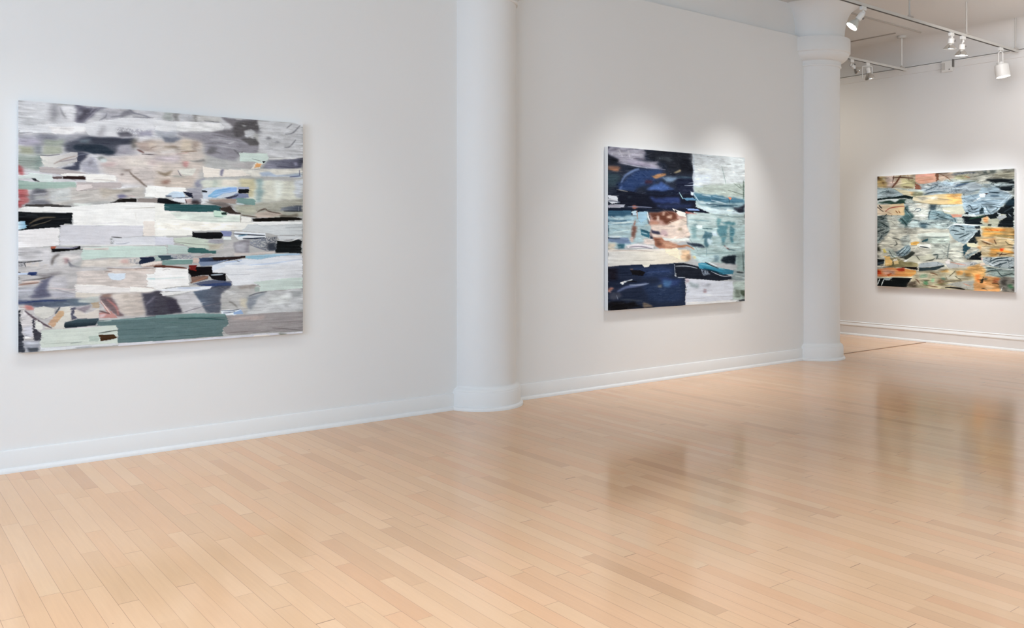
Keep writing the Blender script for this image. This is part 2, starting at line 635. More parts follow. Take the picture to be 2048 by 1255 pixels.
def line_mask(pts, w, X, Y):
    """tapered brush line: thin at both ends"""
    best = np.full(X.shape, 1e9, dtype=np.float32)
    tot = sum(math.dist(a, b) for a, b in zip(pts, pts[1:])) + 1e-6
    run = 0.0
    for (ax, ay), (bx, by) in zip(pts, pts[1:]):
        dx, dy = bx - ax, by - ay
        l2 = dx * dx + dy * dy + 1e-9
        t = np.clip(((X - ax) * dx + (Y - ay) * dy) / l2, 0, 1)
        d = np.hypot(X - ax - t * dx, Y - ay - t * dy)
        s = (run + t * math.sqrt(l2)) / tot
        half = w * 0.5 * (0.35 + 0.65 * np.sqrt(np.clip(4 * s * (1 - s), 0, 1)))
        best = np.minimum(best, d - half)
        run += math.sqrt(l2)
    return best


def smooth_path(pts):
    if len(pts) < 3:
        return pts
    out = []
    P = [pts[0]] + pts + [pts[-1]]
    for i in range(1, len(P) - 2):
        p0, p1, p2, p3 = P[i - 1:i + 3]
        for k in range(6):
            t = k / 6
            out.append(tuple(0.5 * (2 * b + (c - a) * t + (2 * a - 5 * b + 4 * c - d) * t * t + (3 * b - a - 3 * c + d) * t ** 3)
                             for a, b, c, d in zip(p0, p1, p2, p3)))
    out.append(pts[-1])
    return out


def paint_canvas(strokes, w_mm, h_mm, cell, unit, seed, touch, touch_tilt, ink, mottle):
    """lays the brush strokes on a canvas grid; returns linear colours and a relief height"""
    rng = np.random.default_rng(seed)
    W = int(round(w_mm / cell)) + 1
    H = int(round(h_mm / cell)) + 1
    xs = np.linspace(0, w_mm, W, dtype=np.float32)
    ys = np.linspace(0, h_mm, H, dtype=np.float32)
    img = np.full((H, W, 3), 0.7, dtype=np.float32)
    hgt = np.zeros((H, W), dtype=np.float32)
    rowj = np.stack([gauss1(rng.standard_normal((H, 1)).astype(np.float32), s, 0)[:, 0] for s in (0.5, 1.0, 2.0)])
    rowj /= rowj.std(axis=1, keepdims=True)
    wav = smooth_noise(rng, H, W, 5, 26)
    streak = 0.6 * smooth_noise(rng, H, W, 0.7, 30) + 0.4 * smooth_noise(rng, H, W, 2.0, 60)
    fleck = smooth_noise(rng, H, W, 0.6, 0.9)
    drag = smooth_noise(rng, H, W, 0.8, 9)
    wx, wy = smooth_noise(rng, H, W, 4, 6), smooth_noise(rng, H, W, 3, 8)
    busy = np.full((H, W), 0.5, dtype=np.float32)
    for ln in strokes.strip().split('\n'):
        f = ln.split()
        if f[0] == 'p':
            opt, vals = f[2], [float(v) for v in f[3:]]
        else:
            wid, opt, vals = float(f[2]) * unit, f[3], [float(v) for v in f[4:]]
        pts = list(zip(vals[0::2], vals[1::2]))
        rough = opt == 'r'
        spk = opt.startswith('s')
        sig = 0.0 if rough else float(opt[1:] if spk else opt) * unit / cell * (1.35 if f[0] == 'p' else 0.75)
        mar = (sig * 3 + 4) * cell + 2.4 * unit + (wid if f[0] == 'l' else 0)
        px, py = [p[0] for p in pts], [p[1] for p in pts]
        i0, i1 = np.searchsorted(ys, [min(py) - mar, max(py) + mar])
        j0, j1 = np.searchsorted(xs, [min(px) - mar, max(px) + mar])
        if i1 - i0 < 1 or j1 - j0 < 1:
            continue
        X, Y = np.meshgrid(xs[j0:j1], ys[i0:i1])
        if f[0] == 'p':
            if rough:
                k = int(rng.integers(3))
                sh = int(rng.integers(H))
                rj = np.roll(rowj[k], sh)[i0:i1, None]
                Xd = X + rj * 0.55 * unit
                Yd = Y + wav[i0:i1, j0:j1] * 0.28 * unit
                a = blur(poly_mask(px, py, Xd, Yd), 0.45)
                # a dry brush leaves gaps at the ends of the stroke
                inner = gauss1(a, 1.6 * unit / cell, 1)
                a = np.where((inner < 0.72) & (drag[i0:i1, j0:j1] > 1.15), a * 0.35, a)
            else:
                amp = unit * min(0.35 + 0.25 * sig, 1.1)
                a = poly_mask(px, py, X + (wx[i0:i1, j0:j1] + 0.5 * streak[i0:i1, j0:j1]) * amp, Y + wy[i0:i1, j0:j1] * amp * 0.6)
                a = gauss1(gauss1(a, sig * 0.75, 0), sig * 1.2, 1)
        else:
            d = line_mask(smooth_path(pts), wid, X, Y + wav[i0:i1, j0:j1] * 0.12 * unit)
            a = np.clip(0.5 - d / (cell * 1.1), 0, 1)
            a = blur(a, sig)
            if wid < cell * 1.5:
                a = a * 0.9
        if spk:
            a = a * np.clip(0.62 + 0.55 * fleck[i0:i1, j0:j1], 0, 1)
        c = f[1]
        if '>' in c or '^' in c:
            hz = '>' in c
            c0, c1 = [hexc(h) for h in c.replace('^', '>').split('>')]
            t = (X - min(px)) / (max(px) - min(px) + 1e-6) if hz else (Y - min(py)) / (max(py) - min(py) + 1e-6)
            t = np.clip(t, 0, 1)[..., None]
            colr = c0 * (1 - t) + c1 * t
        else:
            colr = np.broadcast_to(hexc(c), X.shape + (3,))
        sk = np.roll(streak, int(rng.integers(H)), axis=0)[i0:i1, j0:j1]
        colr = colr + (0.016 if rough else 0.010) * sk[..., None]
        a3 = a[..., None]
        img[i0:i1, j0:j1] = img[i0:i1, j0:j1] * (1 - a3) + colr * a3
        if f[0] == 'p':
            busy[i0:i1, j0:j1] = busy[i0:i1, j0:j1] * (1 - a) + a * (0.22 if rough else 1.0)
        if rough:
            # shadow line and bright edge of a paint ridge, painted into the stroke colour
            rim = np.clip(a - np.roll(a, 1, 0), -1, 1)
            thin = np.clip(0.5 + 0.7 * drag[i0:i1, j0:j1], 0, 1)
            img[i0:i1, j0:j1] += (np.where(rim < 0, 0.16 * rim, 0.05 * rim) * thin)[..., None]
            hgt[i0:i1, j0:j1] = hgt[i0:i1, j0:j1] * (1 - 0.6 * a) + a * (0.5 + 0.10 * sk)
    # wet paint dragged sideways: uneven light and dark within the blended passages
    mo = 0.5 * smooth_noise(rng, H, W, 5, 9) + 0.45 * smooth_noise(rng, H, W, 1.6, 6) + 0.35 * smooth_noise(rng, H, W, 0.8, 14)
    lum = img.mean(axis=2)
    img *= (1 + mottle * np.clip(mo, -2.2, 1.4) * np.clip(busy + 0.1, 0, 1) * np.clip(lum * 3 - 0.2, 0, 1))[..., None]
    # small loose touches of the brush, each near the colour it lands on
    n = int(H * W / 60)
    for cx, cy, ln, wd, tl, k, q in zip(rng.uniform(0, w_mm, n), rng.uniform(0, h_mm, n), rng.gamma(2.0, 2.4 * unit, n),
                                        rng.uniform(0.3, 1.0, n) * unit, rng.normal(0, 0.14, n), rng.standard_normal(n), rng.random(n)):
        iy, ix = min(H - 1, int(cy / cell)), min(W - 1, int(cx / cell))
        bz = busy[iy, ix]
        if q > 0.25 + 0.75 * bz:
            continue
        ln = min(ln, 14 * unit)
        tl = tl * (1 + 2 * (bz > 0.8) * (q < touch_tilt))
        x0, x1, dy = cx - ln / 2, cx + ln / 2, tl * ln / 2
        i0, i1 = max(0, int((cy - abs(dy) - wd) / cell) - 1), min(H, int((cy + abs(dy) + wd) / cell) + 2)
        j0, j1 = max(0, int((x0 - wd) / cell) - 1), min(W, int((x1 + wd) / cell) + 2)
        if i1 - i0 < 1 or j1 - j0 < 1:
            continue
        X, Y = np.meshgrid(xs[j0:j1], ys[i0:i1])
        d = line_mask([(x0, cy - dy), (x1, cy + dy)], wd, X, Y)
        a = (np.clip(0.5 - d / (cell * 1.6), 0, 1) * (0.35 + 0.35 * q))[..., None]
        sx = min(W - 1, max(0, int((cx + 0.6 * ln * (q - 0.5) * 2) / cell)))
        c = 0.5 * img[iy, ix] + 0.5 * img[iy, sx] + k * touch * bz
        img[i0:i1, j0:j1] = img[i0:i1, j0:j1] * (1 - a) + c * a
    if ink > 0:
        # drawn, wavering dark and pale lines over the cool grey passages
        f1 = smooth_noise(rng, H, W, 3.0, 5.5) + 0.5 * smooth_noise(rng, H, W, 1.6, 3.0)
        f2 = smooth_noise(rng, H, W, 2.2, 6.0)
        lum = img.mean(axis=2)
        grey = np.clip((0.13 - (img.max(axis=2) - img.min(axis=2))) * 14, 0, 1) * np.clip((img[..., 2] - img[..., 0]) * 9 + 0.85, 0, 1)
        cool = grey * np.clip((lum - 0.25) * 6, 0, 1) * np.clip((0.84 - lum) * 9, 0, 1)
        cool *= np.clip(0.6 + 0.6 * smooth_noise(rng, H, W, 12, 18), 0, 1)
        dark = np.clip(1 - np.abs(f1 - 0.45) / 0.30, 0, 1) * cool
        pale = np.clip(1 - np.abs(f2 - 0.9) / 0.16, 0, 1) * cool
        img = img * (1 - ink * dark[..., None]) + ink * dark[..., None] * np.array([0.17, 0.22, 0.24], dtype=np.float32)
        img = img * (1 - 0.6 * ink * pale[..., None]) + 0.6 * ink * pale[..., None] * np.array([0.86, 0.89, 0.88], dtype=np.float32)
    img += 0.006 * fleck[..., None] + 0.008 * drag[..., None]
    return np.clip(srgb_lin(np.clip(img, 0, 1)), 0.004, 1), hgt, W, H


M_CANVAS = bpy.data.materials.new('oil_paint')
M_CANVAS.use_nodes = True
_nt = M_CANVAS.node_tree
_at = _nt.nodes.new('ShaderNodeAttribute')
_at.attribute_name = 'pigment'
_b = _nt.nodes['Principled BSDF']
_nt.links.new(_at.outputs['Color'], _b.inputs['Base Color'])
_b.inputs['Roughness'].default_value = 0.55
_b.inputs['Specular IOR Level'].default_value = 0.04


def painting(name_label, strokes, origin, along, w, h, cell, unit, gain, seed, touch, touch_tilt, ink, mottle, depth=0.05):
    """origin: lower left corner of the front face as seen; along: unit vector to the right; faces -normal"""
    along = Vector(along)
    up = Vector((0, 0, 1))
    out = along.cross(up)                        # towards the viewer
    root = empty('painting', origin, name_label, 'painting', 'abstract canvases on the gallery walls')
    col, hgt, W, H = paint_canvas(strokes, w * 1000, h * 1000, cell, unit, seed, touch, touch_tilt, ink, mottle)
    col = np.clip(np.asarray(gain[:3], dtype=np.float32) * col ** gain[3], 0.002, 0.93)
    u = np.linspace(0, w, W)
    v = np.linspace(h, 0, H)
    U, V = np.meshgrid(u, v)
    edge = np.ones_like(hgt)
    edge[0] = edge[-1] = 0
    edge[:, 0] = edge[:, -1] = 0
    D = hgt * 0.0009 * edge
    co = np.zeros((H * W, 3), dtype=np.float32)
    for a in range(3):
        co[:, a] = (U * along[a] + V * up[a] + D * out[a]).ravel()
    idx = np.arange(H * W).reshape(H, W)
    quads = np.stack([idx[:-1, :-1], idx[1:, :-1], idx[1:, 1:], idx[:-1, 1:]], axis=-1).reshape(-1, 4)
    me = bpy.data.meshes.new('canvas')
    me.vertices.add(H * W)
    me.vertices.foreach_set('co', co.ravel())
    nq = len(quads)
    me.loops.add(nq * 4)
    me.loops.foreach_set('vertex_index', quads.ravel().astype(np.int32))
    me.polygons.add(nq)
    me.polygons.foreach_set('loop_start', np.arange(0, nq * 4, 4, dtype=np.int32))
    me.polygons.foreach_set('use_smooth', np.ones(nq, dtype=bool))
    me.update(calc_edges=True)
    at = me.attributes.new('pigment', 'FLOAT_COLOR', 'POINT')
    rgba = np.ones((H * W, 4), dtype=np.float32)
    rgba[:, :3] = col.reshape(-1, 3)
    at.data.foreach_set('color', rgba.ravel())
    me.materials.append(M_CANVAS)
    face = bpy.data.objects.new('canvas', me)
    COL.objects.link(face)
    face.parent = root
    # stretcher: the white primed sides that turn back to the wall
    bm = bmesh.new()
    f = [bm.verts.new(along * a + up * b - out * 0.001) for a, b in ((0, 0), (w, 0), (w, h), (0, h))]
    k = [bm.verts.new(along * a + up * b - out * (depth - 0.004)) for a, b in ((0, 0), (w, 0), (w, h), (0, h))]
    bm.faces.new(f)
    bm.faces.new(k)
    for i in range(4):
        j = (i + 1) % 4
        bm.faces.new((f[i], f[j], k[j], k[i]))
    s = build('canvas_side', bm, M_EDGE, root)
    tag(s, label='white primed canvas side')
    return root


PAINT_A = """
p cbcace 0 -13 -32 901 -121 901 565 -13 592
p d2d2d6 2 0 5 186 8 186 135 0 169
p c4c5c9 3 0 82 81 95 124 140 0 159
p b4b4b6 1.5 129 120 164 113 168 127 133 130
p 8f8e94 2 186 27 221 5 230 63 212 128 190 125
p d5d5da 2 212 74 248 71 266 119 212 128
l 8d8c92 2.2 1 239 23 257 66 279 93
p a5a4a4 1 221 5 324 0 324 10 230 19
p d6d6da 2 248 22 324 10 324 95 293 87
p 6d6b78 1.2 329 5 504 -6 448 44 402 94 379 120 324 115 333 59
p 55535f 1 365 31 416 17 402 63 370 96 347 103
p 9a99a3 1.2 338 39 365 36 365 61 338 69
l a5a3b0 .8 .5 476 7 430 56 393 94
l a5a3b0 .8 .5 448 9 420 42
p b2b1b9 2 476 12 628 4 609 62 495 81
l 8b8a93 1.5 .7 523 38 514 64 476 88
l 84838c 1.4 .7 547 62 628 45
p 85848c 1 624 9 667 -5 706 23 638 59 609 67
l 80808a 2 .8 667 0 696 23 751 29 800 46
l 77767f 1 .5 687 50 825 44
p c6c6cc 1.5 716 1 901 -4 901 38 800 36 751 19
p dcdce0 r 0 164 212 133 320 115 393 119 476 93 628 60 835 48 901 54 901 122 628 188 416 203 393 164 257 199 168 195 4 212
p eae7e8 .7 177 156 393 134 384 175 257 199 194 194
p b9b8be 1.5 453 200 486 132 514 130 514 196
p b0afb8 s1 580 141 604 123 835 127 825 159 706 188 590 186
p 67666f 1 585 166 667 150 701 183 604 195
p 9c9aaa 1 726 151 815 134 820 170 736 176
p c0c0c6 1.5 805 119 901 91 901 154 825 170
l 8a8a92 .8 .3 4 207 81 197
p a3a3ab 1 0 217 393 190 411 213 324 234 212 271 0 289
p aaa6b4 2 0 241 116 233 116 287 0 294
p 8c8d98 1.5 103 215 212 207 203 237 124 247
p a2a89f 1.2 137 237 257 229 266 268 142 280
p 555864 1.4 257 258 347 223 416 198 556 204 701 194 692 231 604 246 590 309 533 322 439 307 347 322 257 308
p 434652 .8 393 210 533 205 696 194 687 226 580 243 439 247
p 303945 .8 329 259 486 249 542 281 580 294 571 310 448 312 347 302 320 279
p 717a84 1 356 232 420 223 411 248 356 252
p 484a5a .9 329 313 416 319 379 351 356 422 347 432 248 422 324 393
l 8d93a0 .7 .3 347 327 425 313
p a8aa98 1.3 0 299 85 284 98 337 4 351
p 80868c 1.6 98 278 133 276 133 339 98 341
p a9ada0 1 142 280 243 274 243 323 142 339
p a3aca6 2 0 352 124 335 133 442 98 448 0 414
p 84938f 1.4 98 356 129 345 133 432 98 439
p e0ded9>bcb8b9 r 124 345 168 347 248 333 302 310 342 308 342 373 302 385 212 419 146 412
l a99a94 1.6 .5 203 394 257 362 338 333
l 8d8489 1.2 .5 234 378 338 353
l 55525a .8 .3 124 340 168 342 239 329
p b5adad r 124 413 203 419 338 433 402 445 257 461 116 447
p b5676b .9 -4 410 17 413 30 471 -4 477
p aeadb8 .8 374 381 402 344 439 342 467 402 476 442 370 441
p 85848d 1 407 364 430 358 434 378 411 399
p cbc2bf 2 476 335 590 319 775 298 901 296 901 523 785 517 609 513 580 463 495 441
p 7d8180 .8 458 341 495 329 514 349 467 356
p c8cfd0 .6 476 350 519 343 514 364 481 365
p b79ea0 1.8 481 376 580 365 571 391 486 396
p c3b1b3 1.8 765 346 901 333 901 365 785 371
p a9a6b0 1.6 595 247 677 237 701 302 580 319
p 6f6c68 1.5 677 201 726 192 716 250 687 272
p b2a29b 1.5 706 219 901 186 901 270 775 288 726 270
p c9bdb3 1.5 775 215 901 196 901 259 800 260
l 6b4f4c 2.2 .8 716 270 760 289
l 4c4246 .9 .3 746 300 901 296
l 8c7870 1.3 .6 805 255 856 236 901 228
p d2cac4 2 628 327 800 339 775 392 653 387
p 857973 1.1 604 415 638 404 677 402 667 418
p 7a6e69 .8 609 441 628 440 628 450 609 456
l 7d7068 2.4 .9 667 423 687 448 726 477 765 512 785 522
p 84756a 1.2 835 405 901 412 901 455 866 440
p d5dddb r -4 477 55 470 60 450 98 458 194 464 199 508 124 510 68 493 -4 506
p 2d2f33 r 68 493 90 492 124 510 94 507
p 6b5e5e r 199 473 257 471 252 486 199 488
p eae7e4 r 243 457 279 450 500 446 585 457 580 493 439 504 393 500 388 460 257 471
p 2f201f r 257 467 388 462 393 484 252 484
l bdb6b2 1 .4 439 483 571 488
p c9c9cd 1 833 -20 987 -22 1419 -16 1419 162 833 201
p a9adac 1 889 2 945 -3 945 50 889 49
p 868584 1 940 -2 987 -1 992 52 961 54
p b9babf 1.2 992 -2 1091 -5 1091 44 997 46
p 8e8c8a 1 1091 -5 1128 -2 1128 46 1097 49
p bdbcbb 1.2 1128 -2 1296 0 1296 27 1128 41
l 6a6a6d 1.1 .6 1171 37 1280 40
p dddde0 r 833 59 961 59 1144 50 1280 45 1324 69 1307 103 1091 119 976 138 833 127
p e9e9ea .5 976 64 1144 50 1285 50 1296 77 1274 106 1091 119 987 127
p 77747a 1 1296 0 1567 -5 1573 50 1585 95 1544 98 1504 72 1464 114 1487 130 1533 132 1573 174 1573 236 1363 237 1335 167 1144 137 1280 100 1352 84 1380 65 1341 35
p 96949c 1.3 987 132 1252 118 1363 144 1504 156 1573 185 1573 236 1430 283 1391 308 1252 298 1187 286 1155 212 987 159
p 5e5b5e .9 1408 30 1561 1 1573 84 1533 76 1464 114 1408 140 1374 88
p 605e60 .8 1430 150 1510 134 1550 131 1573 185 1498 190
p b0afb1 .7 1447 43 1481 41 1475 52 1453 54
p c2c3c7 .7 1464 92 1510 72 1550 97 1533 126 1527 144 1498 123 1487 141 1464 126
p bdbdbf .5 1396 -3 1453 -2 1441 10 1402 8
l 7b797f 1.2 .6 1225 131 1363 149
l 7b797f 1.4 .6 1155 206 1252 189 1352 194
l 7b797f 1.4 .6 1198 242 1296 263
l 747277 1.6 .8 1385 230 1430 261 1453 238
l b9b8be 1 .6 1252 206 1419 228
l bdbcc2 1.2 .5 1346 189 1391 175
l b5b4ba 1 .6 1274 160 1419 173
p 6e6c70 1.4 1198 220 1263 227 1252 271 1193 269
l 8a888e 1.5 .8 1352 277 1396 296
p c7c8cc .7 1573 5 1920 -11 1920 268 1649 271 1573 242
p 95959b 1.2 1556 74 1590 83 1590 94 1556 97
l 8d8d93 1.8 .5 1834 8 1792 45
l 8a8a90 2 .5 1901 14 1840 76 1780 92
l 8d8d93 2 .5 1865 127 1816 182 1774 190
p 8f8f96 .8 1620 132 1649 118 1678 133 1637 142
p 9b9ba1 .8 1696 155 1720 148 1750 157 1708 166
l a3a3a9 1 .5 1550 120 1590 117
l b2b3b8 .8 .4 1573 214 1798 212
l dfdfe0 2 .5 1649 283 1798 275 1920 257
p b0b3bc 1 833 132 987 132 976 165 859 178
p c5bbb5 2 833 185 884 197 1013 162 1144 180 1177 286 1155 396 1091 517 833 536
p 787c88 1 874 172 987 164 1002 179 961 208 904 206
p 9d9186 1 884 234 961 224 997 243 987 254 884 250
p cdc1b2 1.4 1007 189 1081 184 1086 259 1013 258
p a3958c 1.5 1081 184 1128 192 1128 246 1091 259
l 8a7869 1.5 .6 1007 269 1118 257
l b28f8a .8 .4 971 287 1065 271
p d8d2cf .8 864 272 961 256 971 282 874 293
p c0b6bb 2 833 305 1013 295 987 350 833 347
p 8d8b8a .7 1065 330 1171 308 1182 324 1091 334
p c69a98 1 1028 337 1060 336 1054 379 1028 375
p 857869 1 848 404 899 418 961 399 935 427 904 449 859 425
p cfcec8 .5 987 398 1013 391 1118 381 1091 431 1028 439 1002 424
l 6d6b76 1 .4 987 398 1007 434 1028 449
p 8f9490 1 956 442 1028 444 1039 449 987 467 961 458
l 967d72 1.8 .7 971 494 1028 503 1081 474
p 96877e 1.4 874 477 925 470 925 501 879 503
p ccd9d4 r 1430 250 1649 243 1649 317 1590 325 1533 311 1430 317
p aeabac 1 1363 331 1544 311 1521 368 1391 363
l 6d7a78 .7 .2 1521 290 1590 303
p 1d1f26 0 1596 302 1631 306 1608 319
p 9192a0>5a5b6b .8 1649 294 1920 268 1920 344 1649 356 1602 359 1608 336
p 50515c .8 1877 270 1920 268 1920 315 1889 305
p 9a9bb0 .8 1852 301 1883 299 1877 323 1852 324
l 4d4e5e 1.2 .6 1708 336 1859 341
p e0dad2 r 1510 368 1550 316 1602 319 1579 360
p d9a470 r 1538 356 1556 321 1596 325 1579 348
p e2dbd4 r 1161 363 1252 375 1307 378 1561 372 1567 411 1363 430 1171 444
p 7f7d92 .6 1285 379 1302 378 1302 427 1285 423
p d8d6d0 .6 1430 372 1920 344 1920 413 1533 423
p a9b6c8 .9 1573 388 1649 379 1708 405 1920 384 1920 413 1708 416 1590 421
l 5c6180 1.6 .5 1816 412 1901 403
l 4d5068 1.1 .4 1895 356 1895 403
p 8a8c9c 1 1107 462 1177 449 1155 515 1102 516
p a4b8b0 r -4 512 81 514 199 509 333 504 338 544 279 551 -4 565
p bdb8b4 1 146 560 338 544 628 544 775 519 765 592 604 617 439 631 257 660 159 652 146 599
p b9b0b0 r 338 504 393 507 614 499 619 534 486 549 338 564
p d6cdcc r 338 524 430 521 434 541 338 569
p c4c6c6 1 177 559 311 550 302 634 186 652
p a85a5e>b8807f .6 0 565 55 568 64 601 47 650 -4 685
p 77777f 1.4 81 572 159 564 168 589 103 600 81 630 177 637 186 662 38 665 64 621
p 5f6068 1 94 562 159 560 155 579 103 586
l c3c3c8 1 .5 81 596 168 584
l bdbdc2 1 .5 72 635 212 607
p 43403f r 47 660 186 652 311 664 311 672 124 674 38 672
l d0cecb 1 .5 194 647 324 624 439 601
l d3d1cc 1 .5 212 617 393 582
p b0a89f 1 476 544 677 543 696 552 604 566 533 588 486 610
p 88847e 1 619 550 692 547 677 563 619 565
p 77758f 1 590 586 628 575 657 585 619 606 595 607
p e8e7e5 r 780 513 901 514 901 599 760 592 770 555
l c9b5b5 1.2 .6 653 585 706 594
p 1f1c1b r 604 607 711 606 711 630 533 636 571 628
p 8e8683 r 716 604 856 600 856 631 716 629
p 14161a r 856 600 901 599 901 636 856 631
p e6e5e4 r -9 695 47 674 168 672 302 674 393 657 628 632 825 632 901 641 901 857 840 857 628 801 533 791 439 792 315 788 311 709 168 706 -4 714
p d9dcd9 .6 320 646 439 646 430 656 320 669
l c5c2bc 1 .3 638 678 851 663 876 689
l d2d0cf .7 .3 168 696 430 692
l dad7d3 .8 .3 701 697 711 749
p 15181c r -6 714 311 709 311 783 270 779 234 804 124 814 -9 820
l 6b5f4e 1.6 .6 60 785 124 746 212 740
l 7d715c .7 .3 72 795 146 775 190 755
l 5e564b 1 .4 81 771 142 746 177 740
l 3a3d40 .8 .4 38 728 107 727
l 2f2f31 1 .4 190 755 311 743
l 4f4a44 1 .4 60 805 107 790
p cddbe4>80acc6 r -9 776 8 767 38 766 47 805 -4 820
p e1dedf r -9 824 234 804 239 922 81 931 -9 930
p cccbd1 r 243 789 486 792 756 790 756 868 628 873 552 873 552 919 393 923 234 922 239 843
p ded7d2 r 756 790 760 759 846 758 846 857 756 868
l cfccd0 .8 .3 430 782 628 770
p d0d1d7 r 552 873 901 857 901 926 552 924
l 5d5d60 1.4 .3 552 868 619 873
p 8d8f92 s.5 547 873 571 878 571 914 547 914
l 8f93a3 .8 .2 580 914 628 914 667 904
l a8a9ad .8 .3 628 873 756 863 896 873
l e6e6e6 1.2 .4 239 922 580 924 901 921
p c5c3c6 1 -9 935 190 936 186 966 347 968 370 1018 168 1117 -13 1113
p a0a0a6 .9 81 965 107 960 133 965 124 975 85 974
p a8604c r 186 927 221 927 212 941 190 951
p 141315 r 190 941 221 942 279 942 356 928 361 948 279 957 190 966
l 9f9db8 1 .3 221 932 302 942 347 933
l 141315 .7 .2 361 953 379 948
p c0d0ca r 379 938 628 929 901 931 901 989 726 1008 486 1009 379 1023 361 993
p d3cdc9 .5 379 935 533 936 533 954 384 953
l b8ada6 .8 .3 439 953 533 949
l 77716f 3.5 1.3 190 1049 203 1005 234 981
p d0cccb 1.5 212 1010 266 981 347 982 356 1013 284 1041 230 1070
p a8888a 1 257 1006 279 1006 293 1031 275 1036
l 777881 2.2 .9 284 1016 311 1057 393 1078 416 1074
l 777881 1.8 .8 293 1051 324 1082 347 1087
p d0c9c3 .8 374 1023 628 1017 677 1012 726 1008 736 1060 628 1078 509 1086 486 1126 338 1122 370 1053
p c4a8a4 1 609 1032 633 1017 662 1017 657 1053 619 1052
p 9a9a9f s.4 662 1017 726 1008 726 1054 657 1048
p 232b40 r 731 1008 825 1004 830 1036 736 1055
p a3b3af r 825 1004 856 999 876 1031 835 1036
p 3f5560 r 856 999 901 1000 901 1026 876 1031
p e0d5cf r 741 1055 815 1040 876 1036 876 1063 756 1076
p ab958c r 514 1071 677 1079 876 1052 901 1063 901 1074 677 1090 523 1081
l 7d645b .8 .3 523 1081 628 1089 825 1072
l 4a2a20 2 .3 835 1072 901 1068
l 2e2f33 1.5 .4 -9 1026 47 1027 137 1019
p 85858a s.5 -9 1029 38 1029 34 1085 -9 1093
p c9c2be s.5 38 1027 146 1029 186 1059 168 1088 47 1075
l 333338 1 .3 34 1032 42 1061
p 2b3a66 r 55 1090 107 1089 107 1116 55 1114
l 838084 2.2 1 103 1111 234 1085
p c6c9c0 1 1144 463 1436 451 1436 518 1155 516
p b5beb7 1 1231 459 1258 458 1258 513 1231 514
p d5cfc6 1 1296 457 1430 452 1430 496 1296 501
p cfd0c6 1 1436 451 1920 433 1920 572 1590 614 1436 590
p c6c0a4 1 1436 440 1544 436 1538 571 1498 572 1436 501
p 8fa5a8 1.6 1556 435 1602 434 1596 614 1556 615
p dce0da 1.6 1696 441 1756 439 1756 576 1696 589
p c6cbd2 1.2 1846 435 1920 433 1920 560 1859 562
p c3b8b0 1 833 454 1091 443 1091 513 833 517
p 96786d 1.4 874 473 925 471 914 498 879 499
p e8e7e5 r 833 517 1039 520 1049 547 1013 553 987 559 909 577 894 594 833 601
p a3a3ad^8c8a92 .5 1049 531 1155 511 1155 560 1144 625 1091 637 1081 583 1049 563
p 3f383c 1 1075 610 1118 604 1144 636 1081 637
p b8c4d0>c3d4e6 r 899 583 961 549 1028 553 1039 584 961 592
p 1d2030 r 1023 547 1091 556 1091 594 1065 584
l 3c4a60 1 .3 945 598 1091 583
l 2a3348 1.2 .3 904 583 945 582
p dcdde2 r 935 598 1081 589 1039 627 961 618
p 16171b r 853 600 909 599 961 618 1039 633 935 640 853 631
p b5a3a3 .5 1039 600 1081 594 1081 632 1049 632
l 3a2a2c 1 .3 1039 600 1049 632
p c3ccd8 r 1155 527 1198 515 1408 502 1430 529 1408 552 1335 582 1225 590 1166 603 1155 560
p 86b4d4>8faede r 1198 569 1252 529 1363 507 1408 508 1408 536 1307 555 1252 584 1198 580
l b5cbe6 1 .4 1225 574 1307 550 1396 530
l 6f9ac8 .8 .3 1263 535 1363 515
p 2a2c33 r 1155 533 1193 537 1193 548 1155 549
p a5adc4 r 1419 502 1498 499 1498 516 1408 519
p 13151a r 1419 519 1498 516 1498 544 1419 552
p 8088a5 r 1396 552 1498 549 1493 578 1363 592
p 3e4052 r 1324 582 1419 557 1408 574 1346 593
p d0d2d6 r 1144 592 1209 601 1198 623 1155 635
p 9c8e88 r 1198 602 1363 587 1408 591 1396 624 1252 622
p 76706f .8 1177 613 1318 615 1363 642 1385 663 1307 654 1252 639
p aaa99f 1 1385 641 1920 572 1920 711 1708 726 1561 705 1436 707 1396 674
p 7a9794 r 1408 580 1544 587 1544 632 1475 628 1402 613
l c3d6dc 1.5 .3 1408 624 1464 628
p 31565a r 894 636 1039 638 1252 639 1296 649 1285 682 1144 690 894 683
l 27484c .8 .4 935 661 1252 660
p 3c322f r 1280 660 1363 642 1396 685 1436 690 1436 701 1352 697 1296 676
p b3b3a4 1 1396 647 1561 638 1533 694 1419 685
p bdb0a6 .7 1544 694 1649 675 1738 685 1768 708 1649 726 1550 722
l 635750 1.6 .5 1561 683 1620 659 1649 675 1744 691
l 5c504a 1.5 .6 1579 671 1625 659
p 8b8f97>4a5160 .7 1756 639 1914 624 1914 671 1738 674
l 1f242a 1.2 .4 1768 673 1920 671
l c9ccd0 .5 .2 1889 631 1889 671
p 6d675d 1 1738 708 1877 694 1889 717 1738 725
p 171412 r 1521 734 1738 719 1889 712 1917 723 1914 740 1708 751 1533 756
l 57493c 1.5 .4 1441 707 1561 722
p e6e5e1 r 833 637 894 636 894 689 1144 690 1252 693 1335 703 1436 707 1441 757 1521 756 1920 752 1920 793 1649 811 1504 818 1252 824 1086 825 1091 857 833 863
p e4e3e0 r 1441 718 1521 728 1521 762 1441 757
p d3dad4 .5 935 693 1225 694 1335 714 1436 712 1436 757 1198 765 987 740
l b9c2bb .7 .3 935 741 1144 754 1436 757
p eeebe4 .6 848 773 1363 769 1419 801 1144 819 848 821
p ccd0d3 r 1493 773 1920 764 1920 851 1708 857 1649 840 1447 823
p e4e6e7 r 1521 758 1920 754 1920 769 1590 783
l 9a9ea2 .8 .3 1780 799 1920 793
